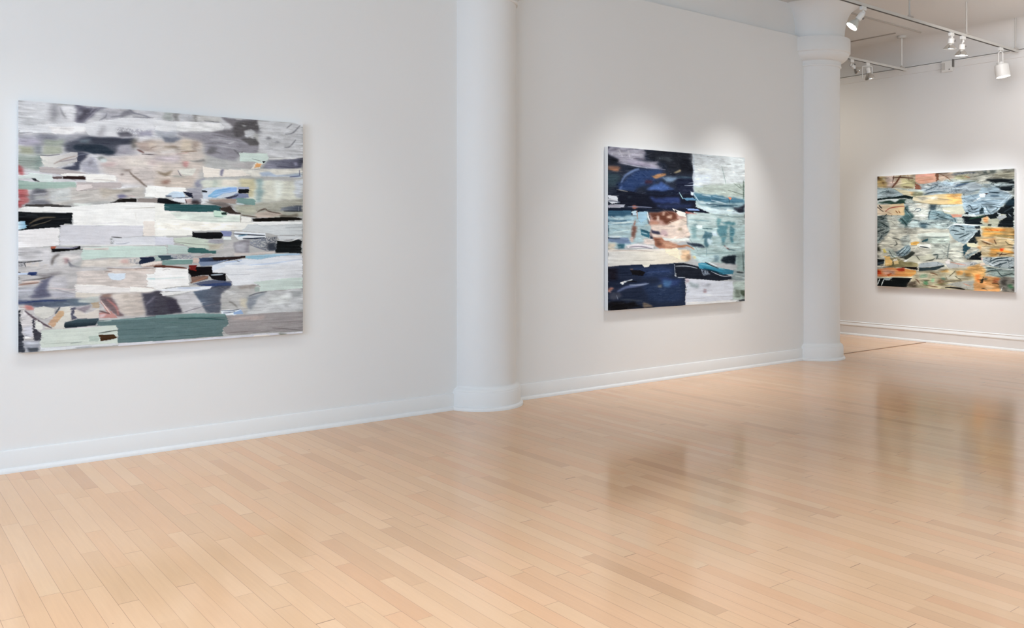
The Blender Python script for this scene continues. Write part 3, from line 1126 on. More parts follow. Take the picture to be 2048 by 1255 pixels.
p c3dacd r 1236 677 1296 682 1335 692 1329 719 1252 720 1236 704
p 20302c r 1296 692 1335 686 1335 708 1296 709
l 6d9a88 1 .3 1242 721 1307 725
l 8a7f74 .8 .2 1436 696 1436 762
p 17181b r 1086 825 1102 836 1291 835 1313 846 1302 879 1198 884 1091 873
p 8087ab r 1285 824 1368 829 1368 862 1313 862
p dde3e3 r 1313 868 1368 868 1368 890 1307 890
p dde2e8 r 1385 829 1620 840 1631 874 1419 890 1385 851
l 1d2636 1.6 .3 1385 846 1475 851 1620 857
l 4d7892 1.5 .4 1419 862 1487 851
l 172030 2 .3 1453 879 1533 879 1620 874
p bfc8bd r 956 878 1086 868 1204 890 1204 906 1307 923 1307 956 1225 960 1065 938 966 905
l 8f938b .9 .3 961 900 1065 916 1225 928
p b3ada0 .7 1198 917 1307 912 1307 956 1209 955
p a5a4ad .6 1204 884 1307 884 1307 912 1204 906
p c9cad4 r 833 868 956 873 961 926 833 920
p b2c1bd r 914 921 1060 938 1060 986 920 984
p bdccc6 r 833 931 914 937 914 989 833 988
p 3d6363 r 1060 943 1171 949 1209 966 1263 966 1258 988 1091 981 1060 975
p b3b0b2 s.5 1307 917 1380 907 1391 979 1363 1011 1252 999 1263 966
p 8d8b92 .7 1380 907 1504 890 1504 985 1396 990
p a9a8b0 1 1396 918 1487 913 1464 979 1408 979
p 8d93a0>50555f s.5 1504 890 1590 874 1714 868 1714 965 1649 976 1504 929
p 3a3f49 1 1631 919 1696 908 1708 965 1661 976
l 5f5f6b .8 .3 1504 924 1579 952 1649 976
p cfd2d6 r 1714 862 1914 856 1914 885 1738 891
p 16191b r 1714 896 1889 885 1914 897 1914 990 1696 987 1714 953
l e6e6e6 1.4 .3 1714 894 1828 897 1901 868
l e0d4ce 1.5 .4 1391 995 1533 991 1708 982
p c5bdba .7 1385 984 1510 985 1696 976 1684 987 1475 1002 1396 1006
p 3a4a55 r 853 994 945 995 945 1006 987 1022 884 1031
p 8a8d98 s.4 935 995 1091 992 1102 1024 1013 1028 945 1016
p a39a9a r 1091 1002 1144 1003 1187 987 1252 999 1144 1019
p 3b4b68>2a2020 r 1134 1019 1307 1011 1470 1007 1475 1018 1363 1039 1225 1053 1139 1046
p 2c2120 r 1225 1015 1470 1010 1470 1021 1335 1033 1242 1037
p d0d7e2>dfe1e7 r 1225 1069 1363 1044 1475 1030 1708 1016 1920 1002 1920 1164 1335 1149 1225 1124
p 8fb6c8>a9bdd2 r 1475 1007 1708 999 1889 990 1914 1001 1708 1016 1561 1037 1475 1024
l 9cb0cf 1.2 .5 1318 1055 1447 1040
l a3b5d3 1 .4 1464 1080 1590 1071 1738 1062
l c3cfe2 1.3 .6 1504 1080 1708 1062 1920 1036
l b8c3d6 .8 .4 1363 1072 1464 1063
l 3c4452 .8 .2 1408 1045 1430 1051
p 77938f r 884 1031 1091 1029 1091 1061 884 1063
l dfe3e0 1 .3 935 1027 1091 1026
p c3b0a8 r 1097 1018 1134 1019 1134 1057 1091 1051
p 7d8ba3 r 1134 1046 1252 1048 1363 1033 1242 1070 1144 1079
p d8c8c0 r 833 1077 1039 1092 1054 1109 833 1125
l 55302a 2 .4 833 1067 961 1080 1049 1093
p bfbcbd 1 -13 1056 901 1075 901 1434 -13 1604
p cdc4c0 .5 338 1094 775 1088 901 1091 901 1255 677 1246 580 1247 338 1188
p d0dae6 r 528 1113 643 1116 638 1147 604 1161 547 1155
p e6e6e6 r 775 1125 901 1123 901 1239 785 1209
l b8d0d2 1.6 .6 785 1156 876 1159
p e1dddc r 324 1183 486 1193 726 1222 876 1238 677 1246 486 1244 333 1233
l efece9 1.2 .4 329 1183 533 1195
p eae8e5 r 662 1240 672 1205 901 1234 901 1255
l 7a665f 1 .3 523 1078 628 1085 825 1084
l cfc0b8 2 .5 533 1088 775 1094
l 3a2119 2.5 .3 825 1074 901 1081
l 7a665f .8 .3 509 1103 556 1099
p c6d2e6 r -9 1095 55 1097 55 1111 -9 1109
p 2b3a66 r 55 1092 107 1091 107 1115 72 1116 55 1106
l 3a3a40 1.2 .3 -9 1090 13 1095
p 5a5a60 s.5 -9 1119 4 1119 4 1143 -9 1143
p 8e8a8c 1.2 90 1107 234 1086 279 1102 190 1129 124 1137
p a9aab2 1 -9 1186 98 1185 90 1262 -9 1268
p 66677a 1.1 116 1147 190 1119 212 1125 168 1158 159 1197 190 1257 124 1264 72 1257 90 1204
p b9b7bc 1 177 1134 279 1122 284 1191 194 1198 168 1178
p b3b3bd 1.2 177 1217 324 1243 338 1273 194 1262
l 57504e 1 .4 13 1148 124 1137 190 1124
l 8d6e62 2 .6 4 1172 116 1161
l d3bfb5 1.6 .5 21 1158 124 1152
l c6b9ba 1.2 .5 177 1198 347 1218
l 8f8d98 1.2 .6 212 1209 329 1243
p cfc8c0 r 329 1233 495 1249 476 1264 393 1270 338 1263
p 565c70>6b7883 .8 -9 1268 168 1271 347 1273 439 1287 416 1316 257 1319 146 1323 -4 1297
l 2f3c66 1.6 .5 -4 1287 146 1279 279 1285
p b3b8b6 .7 347 1283 416 1266 486 1264 462 1298 430 1307 347 1298
p c9c1bb>bdb3ad 1 556 1247 741 1249 765 1322 765 1406 677 1411 619 1398 580 1324
p 77676a .8 476 1269 533 1251 580 1314 604 1376 628 1409 580 1406 523 1337
l b57f7c 2.2 1 523 1286 580 1339 595 1396
p 9c8378 1 495 1249 561 1252 552 1272 504 1270
p b3aaa3 1 619 1264 677 1251 667 1277 619 1285
p 4b4a56 1 741 1249 866 1243 901 1276 901 1418 775 1411 765 1333
l 6d6b78 3 1 775 1333 861 1258
p 43424e 1.2 825 1304 901 1286 901 1402 825 1398
p b57b77 .7 30 1303 72 1305 90 1335 47 1333
p cfcdc8 r 94 1321 146 1314 212 1332 203 1375 146 1402 90 1360
p d5d2cb r 221 1327 302 1321 302 1420 266 1423 266 1468 146 1460 177 1433 212 1376
p c0a08a>c9a986 r 168 1432 234 1347 266 1349 261 1378 203 1454 181 1443
l 565b66 2 .4 212 1366 239 1323
p 5a5b6b r 302 1331 338 1328 320 1382 347 1403 311 1411
p d3ccc6 r 320 1342 370 1354 393 1376 476 1340 476 1405 448 1409 347 1403 329 1382
p 9a919a .7 338 1328 430 1322 393 1371 356 1354
p b5a490 r 430 1307 476 1299 476 1340 430 1337
p b98b86 r 476 1284 533 1352 580 1396 590 1412 476 1410 476 1370 523 1372
l e0d5d0 1.2 .4 486 1294 547 1384
l 6d5657 1.8 .5 476 1360 542 1383
p d8c3c6 .7 476 1385 514 1387 504 1407 476 1410
p 3a3d46 r -13 1335 13 1327 8 1384 21 1452 30 1520 38 1608 -13 1604
p d4d0d2 r 13 1375 30 1327 72 1378 94 1399 81 1476 90 1515 38 1516 21 1433
p c9c9d2 .7 25 1443 77 1436 85 1505 38 1507
p f0f0f0 r 34 1501 81 1519 38 1521
l 5d5058 2.4 .5 38 1338 90 1389 146 1431 190 1458
p 43424b r 81 1388 94 1399 94 1457 129 1488 133 1537 90 1534 81 1476
p e0e0dc r 98 1399 133 1425 146 1460 124 1469 98 1457
p a3a6b0>8d909a .8 30 1525 133 1533 124 1566 116 1609 38 1608
p c6c9d2 .8 38 1531 124 1537 116 1556 47 1551
p 4f545c .5 55 1575 116 1580 111 1609 55 1609
p d6d9dd r 124 1566 212 1563 595 1581 595 1596 124 1605
p cbd2cb r 133 1469 266 1468 462 1465 590 1458 595 1586 486 1583 133 1581 124 1566
l aab3ac .8 .3 146 1558 347 1558
p b3c0b8 r 411 1527 472 1526 472 1562 411 1557
l 7d8884 .8 .3 302 1564 370 1559
l 8a8e98 .8 .3 329 1596 430 1594
p 4d6068^1c242c r 266 1428 347 1408 472 1410 462 1455 270 1463
p 64797b r 472 1425 677 1422 901 1413 901 1598 595 1583 590 1463 467 1460
p 45301f r 476 1522 571 1525 590 1545 571 1553 486 1563
l 3a4440 1.1 .3 472 1511 556 1501 595 1499
l 4f6567 .8 .3 604 1489 751 1504 901 1497
l 556d70 .8 .4 600 1530 775 1536 901 1540
l c5cdc8 1 .3 476 1431 552 1430
l 85a09d 1 .4 556 1425 726 1429 901 1424
p d3d3da r 595 1586 901 1592 901 1616 595 1606
p e8e7e7 r 833 1079 1060 1089 1065 1213 987 1215 833 1231
l ccd8d8 1.2 .5 833 1158 1039 1153
l b0a4a0 .7 .3 884 1101 914 1091 935 1097
p dadce1 r 1236 1115 1335 1073 1920 1085 1920 1178 1708 1194 1533 1228 1374 1223 1363 1184 1318 1133 1242 1131
p c6d2ce r 1533 1200 1738 1184 1920 1172 1920 1265 1649 1272 1579 1275 1579 1230
l b0b4bc .9 .3 1335 1145 1504 1144
l c3cad6 .9 .4 1475 1109 1708 1092
l 5a342a 2.4 .4 833 1071 935 1076 1049 1089
p 120f12 r 1060 1079 1225 1082 1231 1126 1318 1133 1335 1183 1307 1193 1231 1169 1198 1141 1155 1140 1081 1154 1060 1121
p 6f2420 r 1060 1068 1118 1069 1112 1112 1070 1100
p 7d655c r 1075 1154 1155 1145 1204 1147 1198 1168 1118 1188 1081 1197
l a5765d 1 .3 1091 1192 1198 1152
p 5c6276 r 1081 1202 1171 1184 1242 1175 1335 1189 1368 1190 1368 1223 1225 1218
p 3b4a72 r 1118 1209 1335 1200 1368 1206 1368 1223 1225 1229
l b8c6d0 2 .5 1220 1142 1307 1139
p 15151a r 1220 1147 1307 1149 1329 1183 1274 1181 1231 1164
p 3a4152^4a4852 .8 1118 1220 1368 1223 1352 1250 1198 1250
p dcdfe6 r 833 1236 987 1221 1225 1224 1220 1240 1144 1253 884 1243
l 9daac2 1.2 .5 987 1226 1144 1232
p 4a4852 1 833 1242 874 1243 884 1280 935 1288 987 1332 1013 1398 935 1409 833 1409
p 413e4a 1.2 904 1308 976 1300 1002 1365 1007 1397 925 1404
p c0bfc3 .9 945 1288 1091 1246 1134 1285 1155 1367 1187 1412 1065 1416 1018 1398 997 1333
p dedede r 869 1253 1118 1247 987 1269 884 1280
p 5f6b7c>5a5a64 .6 1102 1252 1225 1234 1363 1228 1352 1261 1296 1281 1285 1417 1187 1412 1134 1318
l 77727c .9 .3 1013 1403 1155 1367 1291 1346
p c8cacd .8 1493 1311 1649 1278 1920 1265 1920 1433 1475 1438
p b7b6b6 1 1296 1281 1363 1239 1475 1221 1504 1255 1493 1383 1475 1410 1335 1398 1285 1346
p c9c9ca 1 1307 1265 1363 1256 1419 1274 1363 1294
l 85827f 2.2 .9 1352 1338 1385 1356 1413 1385
p 96908c 1 1408 1230 1475 1221 1498 1250 1430 1253
p c6c0b2 1 1430 1319 1493 1322 1487 1389 1441 1375
p 9a9390 .7 1475 1221 1544 1218 1550 1246 1498 1255
p a3aeab r 1544 1234 1579 1236 1579 1275 1544 1274
p 8d939c 1.1 1487 1311 1590 1287 1637 1283 1561 1331 1521 1402 1487 1383
l 5f636b 1.5 .5 1498 1305 1561 1286 1637 1277
p aaadb0 1.2 1816 1278 1920 1276 1920 1329 1828 1319
p d5d8d9 1.5 1649 1300 1816 1301 1828 1371 1661 1374
p dfe5ee r 1291 1396 1430 1397 1453 1420 1391 1439 1296 1434
l 22304a 1 .2 1296 1401 1363 1405 1430 1397
l 2f3d58 1 .2 1307 1418 1352 1418 1396 1412
p 93aacc r 1385 1417 1441 1398 1458 1432 1385 1434
p 64797b r 833 1415 1144 1415 1324 1430 1352 1470 1341 1514 1307 1534 1307 1583 833 1593
p 74908f r 833 1412 1144 1413 1324 1427 1324 1447 833 1430
l 2f5052 1.3 .3 992 1444 1144 1448 1318 1468
l 55706f .8 .3 833 1456 987 1471 1144 1491
l 8ba3a0 .7 .3 894 1497 987 1497
l 557072 .8 .4 884 1538 1091 1541
p 9f9a9b r 1329 1442 1649 1436 1920 1433 1920 1590 1649 1578 1346 1580 1307 1545 1313 1523 1352 1509
p b5a8a6 .9 1363 1449 1620 1452 1602 1485 1385 1472
l 8b8687 1 .4 1590 1506 1914 1514
l 6f6869 1 .3 1678 1551 1798 1565 1914 1584
l 8a7f80 1 .3 1352 1564 1590 1563
p cfcfd8 r 833 1593 1144 1594 1363 1587 1920 1593 1920 1616 1649 1618 833 1614
p e6e1de r 1533 1598 1661 1601 1661 1616 1533 1612
p 85887f .7 1726 1594 1798 1599 1786 1613 1738 1609
"""
PAINT_B = """
p 2a2f3c 0 -19 -60 1258 -145 1258 911 -19 910
p b3c0bd 0 1258 -145 2139 -203 2139 912 1258 911
p 9a96a0 1 2 -2 510 -3 521 90 380 120 766 116 688 151 801 193 488 192 146 155 115 89 2 88
l b9b4bc 2.2 1 43 63 273 57 488 60
l c3bec4 1.5 .8 146 19 199 92
l c3bec4 1.5 .8 273 19 305 101
l 77737f 2 1 12 35 126 20
l 6f6a76 1.5 .8 380 97 532 105
l a8a0ae 3.5 1 273 126 488 145 688 182
l 8d8496 1.5 .6 294 155 598 163
l bdbac6 .8 .3 167 154 434 179 823 192
p 22242c 1 2 95 126 111 167 154 43 183 2 192
p 8d6653 1.1 2 192 188 198 167 237 12 229
l b27d5f 1.8 .7 22 221 146 231
p 3b4a52 1.6 2 260 167 267 126 382 2 424
p 34466b 1.5 230 303 434 202 801 201 766 297 598 350 434 387 220 424
p 33456a 1.5 146 351 380 343 380 435 157 426
l 7284a8 2.8 1 178 358 230 287 337 230 434 202
l 5a6d98 2.2 1 157 419 199 380
p 25272f 1 510 5 1246 -6 1246 221 881 237 823 121 598 101
p 43484d 1.5 654 67 939 67 915 100 688 96
p 1a1c24 1 1055 61 1246 67 1246 197 1032 190
p b98a63 .6 609 272 710 244 823 223 835 239 733 275 676 293
p b0a07f .6 939 210 1044 182 1067 197 973 217
p 7b90a8 1 744 266 997 264 950 313 823 318
l 3f5260 2 1 997 264 1246 262
p 4a2e38 1 532 306 643 309 620 341 543 337
p 4c659a 1.1 532 414 654 348 766 320 881 372 962 401 766 423
p 1c2233 1 532 422 997 400 997 480 532 484
p 22273a .8 985 288 1246 262 1246 473 985 464
p 1b1e2b r 115 420 326 436 598 459 939 457 1246 424 1295 488 1295 569 1417 600 1529 639 1295 626 939 608 598 599 326 582 167 555
p 33406a 1 598 490 1055 478 1032 535 643 536
p 2a3350 1 654 551 1234 538 1222 587 710 589
p 44525c .8 273 484 326 482 315 498 283 499
l 8d8b85 .9 .3 115 420 273 438
p d8d9dd r 2 484 126 488 146 548 64 550 2 521
l 6d6f7c 1 .3 2 529 84 534 167 547
p b3b3bd r 2 558 241 568 230 599 2 603
l 8a7f86 .8 .3 2 581 167 585
p 1c2434 r 2 603 380 603 939 616 939 640 598 638 273 636 2 633
p b0705f .5 326 582 423 587 380 607 337 604
l 8d93a8 1 .4 273 590 434 587 620 591
p 3f6076 r 2 633 326 627 337 665 273 712 64 700 2 715
p a3bcc4 .7 2 708 326 681 434 649 554 631 576 879 2 880
l 52758a 1.4 .5 2 730 167 736 326 719
l d0dde0 1 .4 43 692 105 714 220 713
l 52758a 1 .4 64 775 326 757
l d0dad8 1.6 .6 43 760 380 741
l c6d8d8 1.2 .5 22 820 326 834
l 7a9aa5 1 .5 22 850 273 803
l d8cba8 1.6 .5 95 789 199 804
p c3d8e4 r 326 635 401 626 401 672 337 673
p a3c3d4 r 401 641 554 631 532 709 445 756 412 710
l c08d76 1.2 .4 401 626 412 710
l a3786a 2.6 .7 380 726 358 788 326 880
p 3f6f80 r 445 818 510 833 587 848 554 864 466 849
p cfcabb .5 510 771 587 755 587 848 532 817
p b8958a .7 587 638 881 625 973 632 1032 647 1138 669 1138 782 1186 879 598 879 576 755
p 643d30 1 598 638 939 632 1008 671 985 719 846 768 733 722 620 708
p d0baac .7 688 676 733 675 733 730 699 730
p c9ab98 .8 858 681 915 672 904 704 858 705
p c9ab98 .7 778 635 812 634 812 666 778 667
p d8c6b7 1 892 736 1138 685 1150 879 801 879 823 800
p b98a76 1 598 731 710 730 733 801 620 809
p 4a3f4a .7 598 817 688 832 755 863 620 879
p 8a7a65 .9 1020 807 1079 799 1079 831 1032 831
l 7d5848 1.2 .7 823 769 939 728 1032 703
p e5dfd5 r 927 593 997 607 1138 637 1138 685 1032 663
p 2a2529 r 950 600 1008 623 973 632
l e8edf0 2 .3 554 639 565 685 587 732
p a35f56 r 1126 621 1307 642 1319 659 1246 668 1126 637
p 8ba3d0 r 1138 589 1319 593 1356 609 1174 612
p 5f86a3 r 1079 485 1270 472 1295 504 1150 508
l b8dcdc 1.1 .3 1032 423 1091 493
p c9cccb^d6d9d8 .3 1246 -31 2139 -32 2139 294 1732 343 1246 343
p c0c3c4 2 1246 2 1796 4 1732 75 1246 116
p d3d9de 1.5 1270 212 1541 217 1541 299 1270 326
l b0bac6 1.8 1 1258 17 1258 408
l 8ba09c .9 .3 1719 109 1770 241 1796 324
l d8dde0 .8 .3 1479 137 1668 153
p b5bdb4 1 1258 359 1541 316 2139 286 2139 449 1668 445 1270 423
l c3cbd8 .7 .2 1115 348 1270 342 1417 345
l 8a958d .7 .3 1417 337 1541 324
l 5c6a60 2.2 .7 2099 262 2099 467
l 7d877d .9 .3 1926 294 2099 364
l 6d786d .8 .3 1822 373 2099 416
l 7d877d .8 .3 2019 299 2086 348
p 52788a .8 1258 424 1541 432 1861 456 2139 466 2139 535 1668 528 1295 504
p 3f6578 .9 1295 463 1732 477 1668 512 1295 496
l d0dce0 1 .5 1392 436 1541 448
l 9fb8c4 1 .4 1566 448 1822 474
p 8fa6ac .6 1307 528 2139 509 2139 646 1541 589
l d0dce0 1 .4 1541 490 1796 525
l d0dce0 1 .4 1356 527 1541 531 1668 562
l 3f5866 1.3 .4 1454 533 1732 544 1992 538
l 33505f 1.2 .4 1541 564 1732 552 1926 556
l bccacc 1 .4 1668 578 1926 582
p 2d2f39 .9 1900 574 2139 535 2139 629 1992 614
p d88a68 .2 1835 449 1887 456 1861 482
l 2a2c33 .8 .3 1848 482 1848 516
p c9d6d8 .4 1295 537 1417 567 1796 601 1822 575 1992 614 2139 638 1668 645 1417 608
p b3c0bd .8 1138 653 2139 638 2139 878 1162 879
l 7b979c 1.2 .5 1174 709 1356 715 1541 721
l 86999a 1.2 .6 1541 647 1861 667 2139 664
l 7b979c 1 .5 1668 728 1926 743
l d3dad8 1.2 .6 1356 674 1668 695
p 6f8c92 1 1234 765 1319 748 1307 879 1246 879
p 6d9498 .9 1642 687 1706 695 1693 762 1642 762
p 4f7a80 .9 1744 728 1926 734 1940 768 1796 769
p 527e88 .9 1861 760 1953 768 1926 878 1874 878
p 5f8890 .9 1668 812 1770 811 1796 878 1668 878
p dce6e4 r 1295 765 1405 764 1380 805 1307 805
p b8cdd4 .8 1783 761 1874 760 1887 828 1796 820
l 3d5a5f 1.3 .4 1405 797 1566 804
p b3cbd6 .8 1529 804 1630 795 1617 879 1541 862
l d8e4e8 .8 .3 1566 821 1604 879
l 50534f 1.2 .4 2113 638 2113 690
l c9cdd2 .9 .3 1210 409 1258 440
p d0dce6 .4 1210 409 1258 416 1258 448 1222 441
l a8b8c0 1.4 .3 1258 432 1319 487 1368 535
p abbfc2 .7 2 777 598 773 598 928 2 1032
l 4d6672 1.2 .4 2 777 12 867
l 86a0a8 1.2 .5 43 822 273 836
l cfdcda 1.2 .5 64 852 315 821
p 7d5a50 .8 337 775 380 790 401 866 358 928 326 897 326 836
p d0b5ab .7 305 905 358 897 347 951 315 943
p 3f6f80 r 445 812 554 835 587 866 576 905 466 882
l 2d4d5c 1.3 .3 455 812 532 843 598 851
l b8d0d4 1 .3 466 851 554 866
p 7e90aa .5 2 904 273 905 315 958 167 965 2 934
l d8e0e2 1.6 .4 2 890 188 890
l 3a4658 1 .3 2 912 167 912
p 3c6472 .6 126 965 241 965 230 1011 146 1010
p dccfbc 1 22 957 84 957 95 1078 33 1092
p d5c5bc .8 488 913 620 913 665 975 510 967
p dcd6d6 r 252 973 380 959 654 991 643 1014 434 1005 273 1004
l 7d7484 1 .3 294 996 434 990 620 1014
p e3d9cf r 2 1024 823 1016 939 1041 962 1168 2 1170
p dad7d2>e3d6c0 r 2 1046 488 1036 1150 1027 1186 1156 939 1168 488 1179 2 1170
l b5a99f .7 .3 64 1032 380 1028 643 1046
p eee2c8 r 801 1008 997 1009 1032 1058 1055 1138 823 1055
p d6c3b6 .7 598 773 1150 768 1210 865 1150 930 939 961 801 945 643 897 598 835
p 37364a .6 598 812 710 835 778 866 620 858
p bda3a3 .9 755 819 846 818 846 882 755 874
p 9d8d78 .9 1020 793 1079 793 1079 833 1032 833
p a97660 .5 632 897 766 897 997 977 1150 1010 939 1009 733 1015 665 975
p c3977f .6 778 945 985 961 1008 1001 801 1000
p 7d5546 .9 643 905 733 913 755 976 688 976
p dfe0da .5 778 897 997 913 1246 898 1234 930 997 945 823 937
p a9bab8 .6 1198 768 2139 761 2139 1207 1295 1158 1198 1043
l b07a58 1.6 .4 997 1001 1150 986 1270 1028
p d6b796 .8 1055 1034 1198 1043 1222 1125 1150 1156 1055 1122
p 9a7d66 .9 1138 1091 1222 1092 1210 1141 1150 1140
p 333c47 .5 1138 946 1392 971 1442 1013 1295 1003 1174 978
p 7d9a9c 1 1222 784 1307 783 1295 914 1234 914
p 54737d .6 1429 832 1541 848 1541 914 1479 1013 1429 996 1442 914 1392 914
l 7d949a 1 .4 1467 1013 1467 1128
p 5f8890 .8 1642 765 1822 763 1796 915 1744 998 1706 914 1668 864
p 54808a .8 1861 763 1940 796 1926 949 1887 982 1861 881
l 7d5a5a 1.6 .4 1757 990 1861 1041
l 4a6468 1.2 .4 1822 1032 1953 1042
p d0dde4 .7 1541 831 1642 831 1642 881 1541 881
p c6d6da .7 1479 914 1566 923 1554 972 1491 964
p dce6e6 .4 1295 767 1405 766 1380 808 1307 800
l 3d5a5f 1.3 .4 1405 799 1566 807
l 8aa0a0 1.2 .6 1541 956 1796 965 2059 975
l 8aa0a0 1.2 .6 1295 1077 1668 1073 2059 1069
l c9d4d2 1.2 .6 1541 997 2059 1017
l 8aa0a0 1.2 .6 1566 914 1796 889 1992 898
l 93a7a4 1.2 .6 1541 1038 2059 1103
p b8cacb 1 1295 1093 1668 1098 1642 1164 1319 1159
p c9bd95 .5 1258 1101 1295 1101 1295 1126 1258 1125
p 7f979f .9 1579 1097 1668 1106 1668 1165 1592 1163
p 1c242d .8 1732 1107 1953 1102 1953 1203 1796 1192 1719 1157
p 8fa09c .9 1966 1068 2139 1052 2139 1276 1979 1272
l 4d5a58 1.5 .6 2086 1069 2099 1275
p 252d40 r -8 1173 488 1175 950 1176 973 1312 1126 1333 1126 1623 488 1623 -8 1629
p 2f3d5c 1.8 273 1202 939 1208 915 1303 510 1300
p 2b3852 1.8 488 1376 1079 1363 1079 1572 598 1567
p 33426a 1.4 710 1305 1055 1347 985 1408 755 1385
p 1c1a24 1.4 -8 1188 115 1198 105 1319 -8 1315
p 161518 r 305 1225 434 1228 510 1253 488 1291 326 1272
l 8d6a58 .8 .3 305 1218 347 1219
p e3ddce r 477 1175 598 1170 576 1200 510 1207
l 3a4a72 1 .5 554 1254 892 1247
l 66708f 3 1 126 1440 252 1399 380 1388 543 1370
l 9aa5b8 1.2 .5 294 1377 434 1382 576 1371
l e0e5e8 1.6 .3 167 1358 230 1345 273 1339 337 1325
p ebefef r 167 1351 220 1337 209 1367 178 1374
l 14161c 1.5 .4 252 1346 337 1341 401 1350
p a3786d .6 -8 1390 43 1384 74 1400 2 1450
p 4a4d5a 1 2 1450 167 1441 209 1488 43 1512
l 8890a0 .8 .3 115 1469 136 1516
p 17161a 1 -8 1524 380 1557 488 1623 -8 1629
p 77695c .7 488 1554 554 1565 620 1607 488 1616
l 3f4650 1.5 .8 167 1517 488 1546
p 4a6a90 1 801 1355 915 1342 892 1421 812 1418
p 6b6a66 .7 688 1398 778 1394 766 1417 699 1414
p 1e222c r 950 1168 1115 1171 1319 1208 1541 1245 1732 1300 1900 1338 1926 1364 1668 1381 1417 1357 1115 1332 985 1313
l d0d4d8 .7 .2 973 1201 1150 1204 1319 1232
l a3acb8 .7 .2 962 1176 962 1248 973 1312
l c9cdd2 .8 .2 1008 1321 1126 1325
p 8d96a3 s.5 1356 1241 1467 1243 1541 1311 1417 1308
l c9cdd2 .8 .3 1541 1270 1732 1325 1900 1329
p 4a90a8>3a6d80 r 1331 1175 1479 1178 1604 1222 1770 1250 1926 1271 1926 1313 1732 1308 1541 1262 1343 1233
l 86bcc8 1 .4 1343 1184 1541 1212 1770 1259
l 2f7d96 1.4 .5 1392 1217 1566 1246 1744 1275
l 153a48 1.5 .4 1417 1234 1566 1262 1732 1300
l 14181c 1 .3 1442 1169 1541 1204 1668 1240
l dbe3e3 1.2 .3 1504 1170 1642 1214
p 8d9796 .8 1926 1254 2139 1276 2139 1404 1900 1372
l 2d3232 1.6 .5 1979 1289 2099 1300
l b8bfbc 1 .4 1953 1331 2113 1344
p cdced4 r 1138 1333 1417 1357 1668 1381 1913 1389 1926 1593 1541 1601 1138 1615
p a0a9ad 1 1174 1382 1368 1397 1343 1437 1198 1432
p b8b8bf 1.2 1392 1373 1541 1394 1516 1443 1392 1422
p 9a7d80 .7 1405 1464 1467 1466 1467 1490 1405 1488
l b0b0b8 .9 .4 1295 1476 1566 1478
l dcdde3 1.5 .6 1174 1512 1861 1539
p b3a3a8 .7 1138 1341 1198 1351 1186 1391 1138 1381
p dcdad8 r 1138 1591 1732 1593 2006 1605 1926 1631 1138 1627
p aab5ad .8 1913 1389 2139 1396 2139 1610 1926 1593
p 4d5748 .7 2032 1495 2126 1507 2126 1567 2046 1547
p 7d877b .8 1953 1475 2032 1495 2032 1580 1953 1560
p 55585a r 2006 1605 2126 1593 2126 1635 2032 1631
"""
